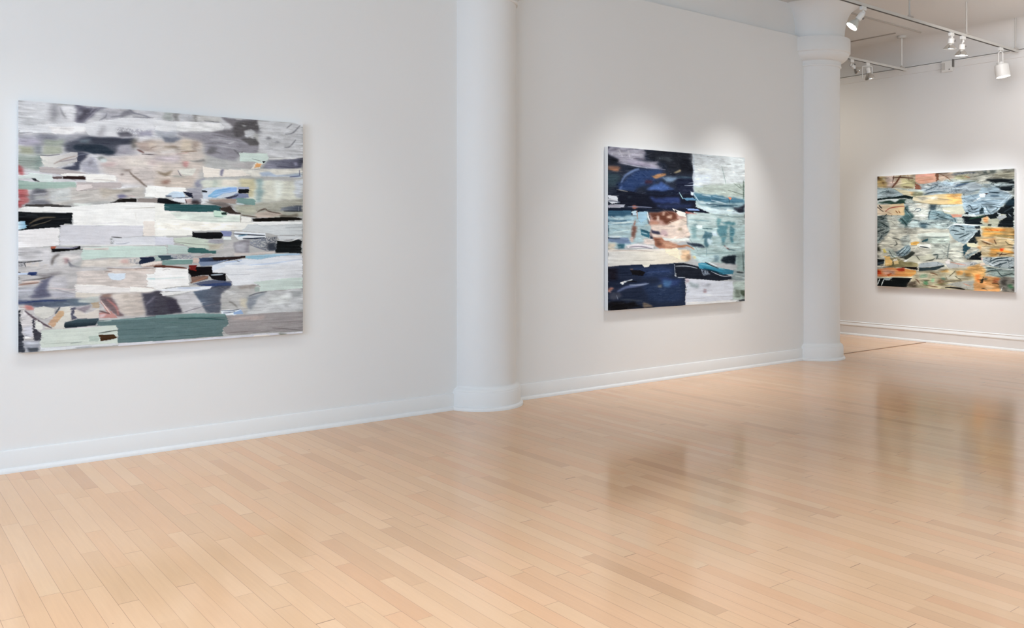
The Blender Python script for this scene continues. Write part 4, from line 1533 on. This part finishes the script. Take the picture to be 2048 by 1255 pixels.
PAINT_C = """
p b9beb6 0 -56 -211 1950 -76 1950 1006 -56 1022
p b9aa94 .7 -20 -41 580 -28 580 198 -20 172
p a38d62 1.2 -20 15 146 13 146 157 -20 161
p c5b2a7 1 146 -9 274 -2 262 162 157 157
p b3aa85 1 377 58 580 69 580 198 377 189
p 6d5540 .6 4 17 39 30 27 62 -8 61
p 6d5540 .6 63 75 98 77 98 110 63 109
p 4f4030 .6 -14 -7 27 -5 15 39 -20 38
p d0c3a8 .7 75 9 134 12 134 57 87 54
l 6b4436 2.4 .4 365 3 308 88 227 183
l 5f4033 1.2 .3 262 -14 239 106
l 5f4638 1.5 .4 239 29 411 38 557 57
l 7d6252 .8 .3 468 -2 490 86
l 6d5a48 1.1 .4 400 168 557 197
p c3ae9a .7 927 -8 1116 -7 1137 98 927 108
p d8a890 r 580 -7 874 -11 885 127 712 140 624 136 580 112
l e0a898 2.2 .8 602 27 734 23 863 20
l c98f76 1.2 .5 624 93 842 82
p 8d5f4e r 580 123 635 147 690 192 690 224 580 209
p 7d5642 r 874 0 927 -3 917 97 885 127
l 8d6a55 1.1 .3 927 13 1012 49 1096 116
l 9d7a62 .8 .3 1012 49 1075 32
p a5a295 .9 1096 -9 1922 -9 1922 168 1520 138 1137 108
p c3bf9a 1 1137 46 1331 46 1321 107 1137 98
p 5f645f .6 1540 -3 1589 0 1579 40 1540 38
p 5f645f .6 1618 2 1695 -3 1686 36 1618 32
l 8b8d93 2 .7 1096 33 1270 22 1441 22
l c98d70 1 .3 1270 64 1351 88
l 63675f 1.3 .4 1401 81 1520 57 1666 35
p 8f8b7b .9 1657 45 1922 20 1922 139 1657 115
p b9b7ab .9 1441 73 1599 71 1589 182 1441 175
p 1d2225 .6 1599 122 1922 139 1922 198 1666 176 1569 141
p a3abae .7 668 159 906 107 1096 137 1321 118 1421 133 1520 199 1520 260 1321 313 1012 280 799 303 668 223
p b9c9d0 .8 906 117 1116 138 1096 200 927 171
p c9cbc6 .8 712 150 820 134 799 197 712 204
l 4d5c63 1.5 .4 734 237 820 209 906 170
l 52646a 1.6 .5 712 300 853 263 1064 282
l 77868c 1 .4 853 221 1219 247
l c3ced2 1 .4 906 244 1321 220
l 53667a 2.6 .7 1137 202 1240 175 1341 149
l 66705f 1.2 .5 1219 154 1471 136
l c5d2da 1 .4 1054 167 1158 203
l 6f7d80 1.2 .5 1270 290 1481 258
p 8a9494 .6 1520 179 1922 198 1922 257 1695 267 1569 221
l c0c8c8 1.2 .4 1618 203 1904 207
p 1f262b r 1695 237 1922 227 1885 295 1762 280 1695 267
p 9fabad .6 -20 183 216 182 354 232 422 300 239 326 -20 328
l 5a686c 1.1 .4 27 241 181 214
l c3ccd0 1 .4 4 284 297 273
l 6f7d82 1.1 .5 75 220 262 261
p cfc6a8 r 262 184 331 198 580 263 602 307 445 312 354 254
p d8b68a .6 490 237 568 241 557 305 513 293
p 1f2b2a r -20 317 297 306 445 290 546 326 524 358 411 332 239 337 -20 339
p d6dbd7 r -20 339 297 339 411 365 239 403 -20 401
p 33483f .5 51 375 181 368 285 394 331 351 445 344 422 409 239 414 51 398
p 99987d .9 546 240 690 246 690 342 546 326
p d6cbb0>d9b880 r 557 316 906 297 1230 299 1240 444 1012 448 799 431 535 369
p deae72 .9 1033 302 1230 309 1230 423 1075 429
p e0d6c0 .8 602 328 906 328 885 381 624 372
l 8d7d68 1 .3 906 360 1012 374 1116 388
l 8d7a5a 1.1 .4 557 391 799 431 959 446
p dcccb8>e0c498 r -20 429 422 409 422 583 297 580 -20 574
l a3584a 1.3 .4 122 522 216 469 422 452
l 4d3d33 1 .3 -20 440 98 521
l 8d5a33 1.2 .3 285 514 320 548
l 8d5a33 1.2 .3 331 515 354 549
l 33302d 1.5 .3 27 430 75 476
l a3806a .8 .3 122 511 239 568
p ccccc2 .8 479 421 777 420 799 590 712 674 557 629 468 519
p d3cdbf .8 580 414 777 420 777 483 602 479
l 55636a 1.1 .3 568 521 602 495 657 496 657 518 602 533
p 4f5d63 .7 799 441 885 444 874 528 810 527
p 56706f .7 422 431 490 498 557 607 490 671 445 768 331 647 422 583
l 2a3a3c 1.3 .4 422 474 468 530 501 606
l 2a3a3c 1.2 .4 354 625 411 670 468 746
l a3b5b3 .9 .4 445 518 513 606
l 86a09e .9 .4 377 604 468 692
p 8fa3a6 .5 799 526 1012 531 1168 639 1189 701 1012 657 853 676 755 653
l 44565a 1.1 .3 820 548 927 572 885 613 1012 615
l 44565a 1.1 .3 842 665 906 634 959 625 1064 658
l 4a5c60 1 .3 1033 595 1137 638 1158 680
l c3cfcf .8 .3 842 591 970 646
l 3a4a4e 1.2 .4 799 526 777 611 788 675
p a9bac2 .5 1240 330 1471 308 1520 229 1666 236 1810 292 1894 345 1829 431 1666 587 1421 602 1270 558 1260 444
l e6e9e7 1.2 .3 1391 418 1461 379 1520 341
l dfe6e6 1.3 .3 1647 597 1810 510 1847 392 1894 345
l c9d3d6 1 .3 1599 575 1714 488 1810 391 1876 324
l d3dcde 1 .3 1714 268 1829 302 1894 345
l 34454f 1.6 .4 1599 293 1676 301 1734 309
l 5a6f7d 2 .6 1618 344 1734 349
l 6d828e 1.2 .5 1401 428 1714 408
l 8097a3 1.4 .6 1321 354 1471 319
l c0ccd0 1.4 .6 1471 400 1791 381
l 2f3c42 1.1 .3 1301 487 1351 468 1391 530 1461 501
l 2f3c42 1 .3 1321 539 1401 561 1461 542
l 3a494f 1 .3 1501 482 1520 523 1540 594
l 55666c 1 .3 1560 484 1589 545 1628 586
l 55666c 1 .3 1599 485 1714 508 1637 566
l 55666c .9 .3 1501 462 1666 466 1762 489
l d8e2e4 .9 .3 1540 503 1579 575
p 2c3a40 r 1471 512 1520 503 1530 574 1481 583
p e6e9e9 r 1471 308 1569 302 1540 362 1481 370
p 4a2a25 r 1530 301 1589 303 1569 322
p d3cfb8 r 970 488 1240 464 1291 559 1240 599 1064 585 991 552
p efecdf r 980 510 1075 533 1075 554 991 541
p d09a84 r 1075 585 1240 588 1240 619 1116 628
p 1f262a r 1240 609 1421 623 1520 604 1666 587 1829 451 1913 355 1913 760 1714 758 1520 726 1321 723 1250 702
l 48545a 1.2 .6 1791 570 1913 493
p 2d3f49 .8 1810 411 1913 375 1913 474 1829 481
l 3a5f48 1.3 .4 1341 652 1441 633 1540 615
p dfe6e4 r 1301 590 1421 582 1441 613 1381 612
p 1c2226 r 1291 548 1341 570 1321 590 1291 579
p c0c6be .7 1158 639 1260 640 1260 712 1178 712
p b9b9a5 r 1501 644 1569 615 1618 656 1695 648 1734 588 1810 600 1819 640 1734 688 1705 758 1618 747 1540 746 1491 705
p d09a6a .7 1520 635 1599 626 1599 706 1530 695
p b0b4b4 r 1695 628 1810 600 1819 640 1734 678
p d8dede r 1714 568 1762 589 1753 619 1724 608
l 8d9498 1.2 .4 1847 591 1885 631
p 15181b r 1579 726 1628 727 1618 757 1579 757
p 77807d .6 -20 585 146 578 239 645 216 799 -20 876
l 2e3a3a 1.3 .3 -8 597 98 621 27 664
l 2e3a3a 1.2 .3 122 588 146 566 98 610
l 2e3a3a 1.3 .3 63 687 122 721 181 755
l 2e3a3a 1.3 .3 4 720 98 776 4 820
l 2e3a3a 1.4 .3 27 887 146 843 192 799
l b5bdb9 1 .4 51 654 169 689
l b5bdb9 1 .4 27 798 146 777
l 2e3a3a 1.2 .4 216 579 262 646
p 5a6664 .8 -20 675 51 676 39 776 -20 776
p c9c8bb .7 146 600 308 592 354 756 422 888 285 898 216 799 169 689
p adb8b4 .7 490 671 744 653 1012 657 1178 722 1064 825 1012 898 557 898 468 801
p 54666c .9 646 694 755 707 744 834 668 823
l 33434a 1.5 .5 668 705 799 718
l c6cec8 2 .8 777 760 1054 700
l 5f7072 .9 .3 524 758 602 758
l 5f7072 .9 .3 524 790 602 791
l 5f7072 .9 .3 513 823 602 823
l 5f7072 .9 .3 524 855 613 855
l 4a5c5e 1.2 .4 490 693 535 650 646 673
p d3d6ca r 635 855 853 835 1064 825 1064 898 668 898
p a3b3b8 r 1012 814 1137 721 1471 745 1471 806 1401 898 1096 898
l e6ebe9 1.2 .3 1012 814 1137 721 1481 746
l 2a3539 1.6 .4 1137 742 1199 743 1270 764
l 2a3539 1.5 .4 1054 815 1137 763
l 33434a 1.4 .4 1116 804 1199 774
p 26323a r 1230 784 1270 785 1281 826 1240 826
l 55666c .9 .3 1301 785 1361 765 1421 786 1461 806
l 55666c .9 .3 1301 826 1441 817
l 3d4b51 1 .3 1137 846 1270 836
l d3dcdc .9 .3 1219 867 1371 847
p 252c30 r 1411 755 1491 746 1501 827 1441 908 1351 908 1461 806
p c9a06a .5 1520 766 1922 770 1922 908 1481 908 1501 827
p cfc9a5 .6 1501 746 1637 747 1618 787 1520 797
l dc8640 2.6 .8 1540 787 1666 798 1791 808
l b5552d 1.1 .3 1647 797 1734 808
l e8d0b8 .8 .3 1772 758 1810 798
l e0a55c 2.2 .8 1520 857 1762 858
p a89a72 .9 1772 808 1922 789 1922 898 1791 898
p c3bfb0 .8 -20 769 1922 784 1922 1642 -20 1653
p 8d9590 .6 -20 758 216 760 122 892 27 1004 -20 1027
l 323e3e 1.3 .3 -8 825 63 803 122 781
l 323e3e 1.3 .3 4 959 39 915 75 870
l 323e3e 1.2 .3 63 848 122 837 192 804
l bcc3bd 1 .4 4 892 122 826
l 2f3838 1.2 .4 51 981 122 915
p ccc8b8 .7 122 870 354 761 422 762 468 957 297 1068 63 981
p 36362f .7 -20 1015 39 1015 39 1104 -20 1105
l 5a5a52 1.3 .4 239 914 308 925 377 947
l 5a5a52 1.2 .4 285 958 308 1002 262 1024
l 9a968a 1.2 .6 169 1025 262 1068
p a8aba2 .8 354 914 490 871 513 1001 400 1045
p aeb5aa .8 146 1069 262 1068 308 1199 192 1201
p d0c27a r 87 1081 134 1070 146 1125 98 1137
p 8a999c .4 285 1112 411 1045 490 1001 513 1109 422 1175 308 1177
l 3f4d52 1.1 .3 297 1145 354 1100 422 1045
l 3f4d52 1.1 .3 331 1166 411 1099 468 1033
l 3f4d52 1.1 .3 388 1176 456 1120 513 1055
l c3cccb .9 .3 308 1166 445 1055
l 55615f 1 .3 181 1091 239 1178 308 1210
p 42453d .4 468 1153 535 1087 580 1129 468 1218 331 1199
p 8a815f .6 122 1225 297 1199 411 1241 602 1258 624 1322 239 1344 122 1314
p 23282a r -20 1228 110 1225 110 1258 -20 1273
p 3c464c r -20 1273 98 1259 98 1314 -20 1317
p dcb87a r 110 1181 204 1179 204 1223 239 1245 227 1311 122 1325 122 1247
p d9c193 r 250 1244 320 1232 320 1287 250 1299
l 33322c 1 .3 239 1234 250 1299
p d8cfc0 r 239 1222 308 1210 308 1243 250 1255
p d3d6ca r 602 849 853 829 1064 830 1064 913 853 903 624 882
p aeb5aa .7 580 892 1064 913 1096 1028 906 1019 744 978
p 3f6066 r 668 957 766 914 766 956 690 967
l 77817c 1.3 .5 712 892 885 903 1064 892
p c9c6b2 r 400 1252 468 1207 535 1173 690 1170 853 1115 863 1189 777 1233 646 1246
p e9e9e2 r 400 1252 490 1207 468 1250 422 1262
l 57564b 1.2 .3 602 1172 646 1225
l 4a4a40 1.4 .3 734 1234 820 1221 863 1199
p dcae64 r 513 979 602 957 657 967 602 1011 524 1011
l a8804a .7 .3 546 990 613 978
p ebe9df r 635 1010 799 988 820 1062 690 1053 635 1043
l 262d2f 1.4 .2 646 1032 723 1042 788 1052
p c0c2b6 .7 820 998 1240 975 1260 1202 906 1209 799 1105
p cfcdbf .9 1054 1060 1240 1037 1240 1223 1054 1227
l 7d827a 1.5 .6 853 1019 927 1019
l 7d827a 1.5 .6 970 1008 1033 1039
l 6f7a76 1.3 .5 1075 976 1054 1080 1043 1185
l 52605c 1.6 .4 842 1147 906 1146 885 1209
l 5a655f 1.2 .5 1054 1185 1116 1225
p a5b3b5 r 1064 767 1321 769 1471 801 1401 872 1321 954 1270 995 1137 934 1075 851
l 2d3a3e 1.3 .3 1096 799 1158 809 1199 820
l 2d3a3e 1.2 .3 1137 861 1199 861 1270 851
l 2d3a3e 1.2 .3 1199 913 1270 882 1341 851
l 2d3a3e 1.2 .3 1219 779 1281 800
l 7f9092 .8 .3 1260 830 1421 801
l cfd8d8 1 .3 1270 934 1351 872 1441 811
l dfe6e4 1 .3 1281 985 1341 933 1481 801
p 262d2f r 1321 964 1461 811 1491 791 1491 892 1441 984 1361 984
p c39d66 .6 1501 771 1922 774 1922 912 1520 892
l dc8840 2.2 .7 1540 791 1666 802 1810 803
l b5552d 1 .3 1657 792 1724 812
l dba457 1.8 .6 1520 852 1666 852 1791 843
l 9a8c62 2.2 .8 1666 882 1922 892
l b09a6d 1.4 .5 1618 822 1904 853
p c9b48d .6 1441 892 1618 892 1922 932 1922 1149 1520 1156 1461 1035
p d0a678 .7 1520 913 1676 912 1657 993 1540 994
p cf9f60 .8 1599 1074 1714 1052 1695 1153 1599 1144
l e3d6c0 1.3 .4 1520 943 1579 963 1637 983
l 5a4030 1.2 .4 1501 953 1560 973 1618 1003
l 5a4030 1.2 .4 1666 932 1695 992
l 6d6046 1.3 .4 1810 952 1847 991 1904 1011
l e0a052 3 .8 1618 1063 1772 1082 1913 1099
p dc4f28 .4 1743 1052 1791 1042 1781 1081 1753 1082
l 5a4030 1.1 .3 1695 1113 1772 1131 1866 1110
l 5a4030 1 .3 1734 1152 1772 1102
p c9bba0 .7 1481 1014 1618 1023 1599 1094 1491 1106
p 33505a r 1250 1016 1321 974 1361 1036 1301 1098 1260 1160
p dfd9bb r 1301 975 1401 974 1481 1014 1481 1045 1321 1026
p d8a878 .6 1431 1015 1491 1004 1491 1065 1441 1055
p 9aa6a4 r 1270 1160 1481 1055 1421 1117 1301 1201
p 1c2123 r 1301 1201 1491 1085 1501 1207
p b0b8b8 r 1511 1176 1922 1159 1922 1326 1666 1294 1540 1257
l 2d3c42 1.5 .3 1599 1235 1657 1204 1714 1182 1847 1170
l 2d3c42 1.4 .3 1637 1254 1695 1223 1772 1201 1847 1200
l 2d3c42 1.4 .3 1666 1284 1734 1262 1829 1230
l dfe5e5 1.1 .3 1599 1245 1657 1274 1734 1242
l dfe5e5 .9 .3 1714 1202 1829 1190
p 22282a r 1866 1288 1922 1277 1922 1306
l d6b0b0 1.5 .4 1501 1176 1511 1207
p 1d1815 r 354 1329 613 1322 613 1365 468 1348
p bdbcb8 r 1012 1270 1421 1229 1481 1278 1270 1346 1054 1331
l cf9a86 1.2 .4 1085 1247 1178 1265 1301 1283
p e6ddd6 r 1012 1228 1075 1205 1085 1268 1022 1269
p cf8a62>dba25c r -8 1373 181 1345 411 1350 602 1376 613 1430 524 1465 181 1478 -8 1485
p d3a68f .9 75 1381 285 1375 285 1441 98 1447
p a5442f .4 285 1353 411 1339 422 1382 331 1396
p d0542f .4 -8 1406 63 1404 51 1449 -8 1451
p b0552f .4 122 1458 216 1421 239 1432 169 1467
l e8be78 1.5 .7 422 1415 591 1409
p b0b6b6 r 624 1279 744 1255 885 1241 1012 1280 853 1316 690 1331 635 1343
p 364244 r 635 1332 799 1328 991 1291 1012 1301 885 1357 712 1394 635 1386
l dcd0b0 1.2 .3 -8 1496 354 1477 580 1463 624 1344
p b8ae93 .7 535 1476 624 1387 853 1369 1012 1343 1421 1280 1520 1298 1550 1378 1421 1484 1401 1638 468 1630
p 1a1e1f r -20 1519 239 1487 535 1487 490 1542 445 1620 -20 1630
l e3e9e6 1.4 .2 4 1596 27 1550 39 1516
l e3e9e6 1.4 .2 63 1615 87 1559 110 1514
p a3aaa8 r 98 1503 239 1487 192 1532 122 1535
p d5ccb5 .8 624 1408 777 1424 755 1489 624 1472
p 6fa077 .8 701 1523 755 1510 766 1584 712 1597
p 86b08a .8 820 1476 863 1464 874 1516 831 1528
p 7fa089 .7 959 1460 1012 1458 1012 1500 959 1502
p 9db597 .7 646 1439 755 1425 755 1457 657 1471
l 6d5445 1.6 .5 580 1496 613 1516 646 1557
l 7d6048 1.6 .5 799 1402 853 1411 906 1430
l 7d6048 1.3 .4 690 1577 906 1599
p 9a7f63 .8 927 1482 1012 1500 970 1565 906 1546
p cfa76a .8 949 1366 1054 1352 1054 1394 959 1397
p 5a5044 1 468 1554 602 1527 602 1602 468 1619
l 8a8a60 1.2 .5 863 1569 1054 1540
p cfc9b3 r 1012 1437 1137 1412 1219 1471 1054 1488
l 55523f 1 .3 1158 1359 1116 1402 1064 1446
l 55523f 1 .3 1147 1432 1189 1462 1230 1481
p dba86a .6 1158 1370 1260 1356 1240 1419 1168 1421
p d0a56c .6 1301 1304 1471 1258 1540 1338 1520 1439 1441 1504 1371 1404
p e3cfbc r 1481 1248 1540 1246 1540 1277 1491 1288
p c99f66 .7 1260 1346 1361 1343 1381 1445 1281 1428
p 98a49d .6 1550 1297 1922 1306 1922 1425 1714 1432 1569 1377
l 2d3a3a 1.2 .4 1540 1378 1637 1345 1762 1331
l 2d3a3a 1.1 .4 1569 1306 1666 1314
l 2d3a3a 1.2 .4 1714 1352 1772 1410 1904 1366
l 6f7d78 1 .4 1569 1397 1810 1429
l dfe3df .9 .2 1695 1313 1810 1320 1922 1326
p b5b3a8 r 1012 1552 1270 1500 1401 1485 1401 1617 1270 1603
l 1f1c1a 1.9 .3 1012 1600 1137 1599 1281 1613
l 6d6552 1.1 .4 1012 1521 1116 1506 1240 1501
l c98a70 .8 .3 1260 1532 1361 1568
p cf9c68 .5 1421 1443 1540 1419 1734 1432 1762 1550 1734 1631 1421 1637 1391 1536
p 33332d r 1471 1482 1520 1450 1540 1419 1520 1521 1481 1512
p 55554a .6 1520 1439 1589 1457 1560 1478 1520 1470
p b06a45 .7 1657 1445 1734 1442 1734 1512 1666 1514
p d88a4d .6 1431 1402 1481 1400 1491 1501 1441 1504
l 4d3a2a 1.2 .4 1637 1516 1695 1513 1734 1532
l 4d3a2a 1.2 .4 1501 1592 1540 1591 1579 1609
p d8b48a .7 1560 1539 1657 1555 1618 1607 1540 1601
p 8a857b .7 1734 1432 1922 1425 1922 1642 1734 1631
l e0dcd0 1 .3 1753 1610 1772 1560
p 5f8a68 .6 1838 1527 1913 1514 1904 1564 1857 1586
p 55504a .6 1772 1470 1847 1467 1829 1527 1781 1529
p 6b665e .7 1772 1570 1847 1586 1829 1627 1772 1620
"""
YF = Y1 - 0.05
painting('large pale canvas of grey, white and teal horizontal strokes, nearest on the long wall', PAINT_A,
         (0.879, YF, 0.760), (1, 0, 0), 1.923, 1.606, 2.9, 5.2, GAIN_A, 3, 0.07, 0.1, 0.0, 0.05)
painting('canvas with navy blocks, pink face and pale sea, on the wall between the columns', PAINT_B,
         (6.004, YF, 0.770), (1, 0, 0), 2.120, 1.621, 4.2, 9.4, GAIN_B, 5, 0.085, 0.25, 0.0, 0.06)
painting('orange, cream and grey-green collage-like canvas alone on the far right wall', PAINT_C,
         (X1 - 0.05, 7.136, 0.770), (0, -1, 0), 1.923, 1.622, 4.3, 10.3, GAIN_C, 7, 0.11, 0.6, 0.8, 0.14)

# ------------------------------------------------------------------ lighting track
FALL = 0.0079                                  # the long track hangs a few millimetres lower at its far end


def rail_z(x):
    return 3.928 - FALL * (x - 7.2)



def track(label, y, x0, x1, zb, stems, canopy, fall=0.0):
    root = empty('lighting_track', (x0, y, zb), label, 'lighting track', 'white ceiling lighting tracks')
    root.rotation_euler = (0, math.atan(fall), 0)
    bm = bmesh.new()
    L = x1 - x0
    box(bm, (0, -0.018, 0.004), (L, 0.018, 0.030))
    box(bm, (0, -0.018, 0.0), (L, -0.0135, 0.004))
    box(bm, (0, 0.0135, 0.0), (L, 0.018, 0.004))
    box(bm, (L - 0.06, -0.020, -0.002), (L, 0.020, 0.032))
    build('rail', bm, M_RAIL, root)
    bm = bmesh.new()
    box(bm, (0.01, -0.0135, 0.0006), (L - 0.06, 0.0135, 0.0038))
    tag(build('slot', bm, M_SLOT, root), label='dark slot along the underside')
    for sx in stems:
        top = CEIL - zb + fall * (sx - x0) - 0.001
        bm = bmesh.new()
        tube(bm, [(sx - x0, 0, 0.045), (sx - x0 - fall * top, 0, top)], 0.0095, 12)
        st = build('stem', bm, M_LAMP if canopy else M_ROD, root, 40)
        bm = bmesh.new()
        lathe(bm, [(0.0, 0.028), (0.046, 0.030), (0.040, 0.038), (0.018, 0.052), (0.011, 0.066), (0.0, 0.066)], 20,
              Matrix.Translation((sx - x0, 0, 0)))
        build('hanger', bm, M_ROD, st, 40)
        if canopy:
            bm = bmesh.new()
            lathe(bm, [(0.0, top), (0.062, top), (0.062, top - 0.024), (0.052, top - 0.034), (0.0, top - 0.036)], 28,
                  Matrix.Translation((sx - x0, 0, 0)))
            build('ceiling_canopy', bm, M_RAIL, st, 40)
    return root


track('long white lighting track with dark slot hung on thin rods at upper right', 5.14, 7.2, 12.12, rail_z(7.2), (8.14, 9.46, 10.77, 12.08), False, FALL)
track('short white lighting track behind the far column capital, one rod at its end', 6.57, 10.20, 11.98, 3.845, (11.88,), True)


def adapter(root, drop):
    """the plug under the rail and the short stalk below it; local origin on the underside of the rail"""
    bm = bmesh.new()
    box(bm, (-0.042, -0.017, -0.040), (0.042, 0.017, 0.0))
    bmesh.ops.bevel(bm, geom=list(bm.edges), offset=0.004, segments=2, affect='EDGES')
    build('track_adapter', bm, M_LAMP, root, 40)
    bm = bmesh.new()
    tube(bm, [(0, 0, -0.036), (0, 0, -drop)], 0.0085, 12)
    build('stalk', bm, M_LAMP, root, 40)


GROUP = 'spotlights on the lighting tracks'


def par_light(label, x, y, zb, direction, drop, face, cone, off=(0, 0, 0), kr=1.0, k=1.0):
    """open lamp holder with a bare cone reflector bulb"""
    root = empty('track_light', (x, y, zb), label, 'spotlight', GROUP)
    d = Vector(direction).normalized()
    adapter(root, drop)
    piv = Vector((0, 0, -drop)) + Vector(off)
    bm = bmesh.new()
    lathe(bm, [(0, -0.012), (0.020, -0.010), (0.020, 0.010), (0, 0.012)], 20, aim_matrix((0, 0, -drop), d.cross(Vector((0, 0, 1)))))
    tube(bm, [(0, 0, -drop), piv + d * 0.015], 0.009, 10)
    build('swivel', bm, M_LAMP, root, 40)
    M = aim_matrix(piv, d) @ Matrix.Diagonal((kr, kr, k, 1))
    bm = bmesh.new()
    lathe(bm, [(0, 0.0), (0.022, 0.002), (0.033, 0.012), (0.034, 0.092), (0.029, 0.100), (0, 0.100)], 32, M)
    h = build('lamp_holder', bm, M_LAMP, root, 35)
    bm = bmesh.new()
    side = d.cross(FWD).normalized()
    lathe(bm, [(0, 0), (0.011, 0), (0.011, 0.016), (0, 0.018)], 14, aim_matrix(piv + d * 0.05 * k + side * 0.032 * kr, side))
    build('knob', bm, M_DARK, h, 40)
    bm = bmesh.new()
    prof = [(0.0, 0.098), (0.024, 0.100), (0.026, 0.112), (0.032, 0.122)]
    for i in range(1, 9):
        t = i / 8
        prof.append((0.032 + 0.036 * t ** 0.8, 0.122 + 0.066 * t))
    prof += [(0.070, 0.190), (0.070, 0.199), (0.066, 0.202)]
    lathe(bm, prof, 40, M, close=False)
    blb = build('bulb', bm, cone, root, 35)
    bm = bmesh.new()
    lathe(bm, [(0.066, 0.2015), (0.055, 0.206), (0.035, 0.2095), (0.015, 0.211), (0.0, 0.2115)], 40, M, close=False)
    tag(build('bulb_face', bm, face, blb, 60), label='glowing front glass of the bulb')
    return root


def can_light(label, x, y, zb, direction):
    root = empty('track_light', (x, y, zb), label, 'spotlight', GROUP)
    adapter(root, 0.06)
    d = Vector(direction).normalized()
    side = (d.cross(FWD)).normalized()
    piv = Vector((0, 0, -0.168))
    bm = bmesh.new()                              # flat-strap yoke with two arms
    for s in (-1, 1):
        a0 = Vector((0, 0, -0.052)) + side * 0.006 * s
        pts = [a0, a0 + side * 0.020 * s + Vector((0, 0, -0.012)), piv + side * 0.028 * s, piv + side * 0.034 * s + d * 0.038]
        tube(bm, pts, 0.0075, 8)
    y_ = build('yoke', bm, M_LAMP, root, 40)
    for s in (-1, 1):
        bm = bmesh.new()
        lathe(bm, [(0, 0), (0.012, 0), (0.012, 0.014), (0, 0.016)], 14, aim_matrix(piv + d * 0.030 + side * 0.036 * s, side * s))
        build('knob', bm, M_RAIL, y_, 40)
    M = aim_matrix(piv, d)
    bm = bmesh.new()
    lathe(bm, [(0, 0.018), (0.032, 0.018), (0.036, 0.024), (0.036, 0.044), (0.074, 0.050), (0.081, 0.058), (0.084, 0.205), (0.082, 0.209),
               (0.078, 0.207), (0.076, 0.186), (0.0, 0.184)], 48, M)
    sh = build('lamp_shade', bm, M_LAMP, root, 35)
    bm = bmesh.new()
    lathe(bm, [(0.075, 0.190), (0.062, 0.197), (0.03, 0.202), (0.0, 0.203)], 40, M, close=False)
    tag(build('bulb_face', bm, M_LIT, sh, 60), label='glowing bulb inside the shade')
    return root


def yoke_light(label, x, y, zb, direction):
    """bulb held inside a square wire yoke"""
    root = empty('track_light', (x, y, zb), label, 'spotlight', GROUP)
    adapter(root, 0.045)
    d = Vector(direction).normalized()
    R = Vector((math.sin(YAW), -math.cos(YAW), 0))
    bm = bmesh.new()
    top, bot, hw = -0.045, -0.205, 0.066
    tube(bm, [R * -hw + Vector((0, 0, bot)), R * -hw + Vector((0, 0, top - 0.006)), R * -(hw - 0.008) + Vector((0, 0, top)),
              R * (hw - 0.008) + Vector((0, 0, top)), R * hw + Vector((0, 0, top - 0.006)), R * hw + Vector((0, 0, bot))], 0.0062, 8)
    build('yoke', bm, M_LAMP, root, 40)
    M = aim_matrix((0, 0, -0.060), d)
    bm = bmesh.new()
    lathe(bm, [(0, 0.0), (0.024, 0.002), (0.031, 0.010), (0.031, 0.078), (0, 0.080)], 28, M)
    build('lamp_holder', bm, M_LAMP, root, 35)
    bm = bmesh.new()
    prof = [(0.0, 0.079), (0.025, 0.080), (0.030, 0.090)] + [(0.030 + 0.034 * (i / 6) ** 0.8, 0.090 + 0.060 * i / 6) for i in range(1, 7)]
    prof += [(0.065, 0.154), (0.065, 0.162), (0.060, 0.166)]
    lathe(bm, prof, 36, M, close=False)
    b_ = build('bulb', bm, M_SILVER, root, 35)
    bm = bmesh.new()
    lathe(bm, [(0.060, 0.165), (0.04, 0.170), (0.0, 0.173)], 36, M, close=False)
    build('bulb_face', bm, M_DIM, b_, 60)
    return root


par_light('white spotlight tilted left with bright bulb, nearest on the long track', 8.53, 5.14, rail_z(8.53), (-1.5, 1.2, -2.3), 0.068, M_LIT, M_BULBGLASS, kr=0.92, k=0.92)
par_light('dim clear-bulbed spotlight hanging just left of a glowing one', 10.40, 5.14, rail_z(10.4), (0.20, 0.35, -2.0), 0.058, M_DIM, M_SILVER, kr=1.08, k=0.66)
par_light('glowing silver reflector spotlight pointing down, right of the dim one', 10.68, 5.14, rail_z(10.68), (0.22, 0.24, -2.0), 0.060, M_LIT, M_SILVER, off=(-0.022, 0.0, -0.030), kr=1.08, k=0.70)
can_light('white can-shaped spotlight near the right end of the long track', 11.66, 5.14, rail_z(11.66), (0.045, -0.14, -1.0))
par_light('spotlight turned sideways on the short track beside the far column', 10.62, 6.57, 3.845, (0.8, -0.5, -0.75), 0.075, M_DIM, M_SILVER, kr=0.8, k=0.6)
yoke_light('spotlight in a square yoke, right one on the short track', 11.0, 6.57, 3.845, (0.30, -0.10, -1.0))

# ------------------------------------------------------------------ wall box
root = empty('wall_box', (X1 - 0.012, 6.10, 3.87), 'small white square box fixed high on the right wall under the ceiling', 'wall box')
bm = bmesh.new()
box(bm, (-0.055, -0.072, -0.078), (0.0, 0.072, 0.072))
bmesh.ops.bevel(bm, geom=list(bm.edges), offset=0.006, segments=2, affect='EDGES')
build('housing', bm, M_LAMP, root, 40)
bm = bmesh.new()
box(bm, (-0.058, 0.018, -0.05), (-0.055, 0.060, 0.045))
build('grille', bm, M_RAIL, root)
bm = bmesh.new()
lathe(bm, [(0, 0), (0.009, 0), (0.007, 0.004), (0, 0.005)], 14, aim_matrix((-0.055, -0.040, -0.050), (-1, 0, 0)))
tag(build('indicator', bm, M_DARK, root), label='small dark dot on the cover')
bm = bmesh.new()
box(bm, (-0.045, -0.086, -0.02), (-0.005, -0.074, 0.088))
tag(build('mounting_bracket', bm, M_DARK, root), label='dark bracket at the right side')
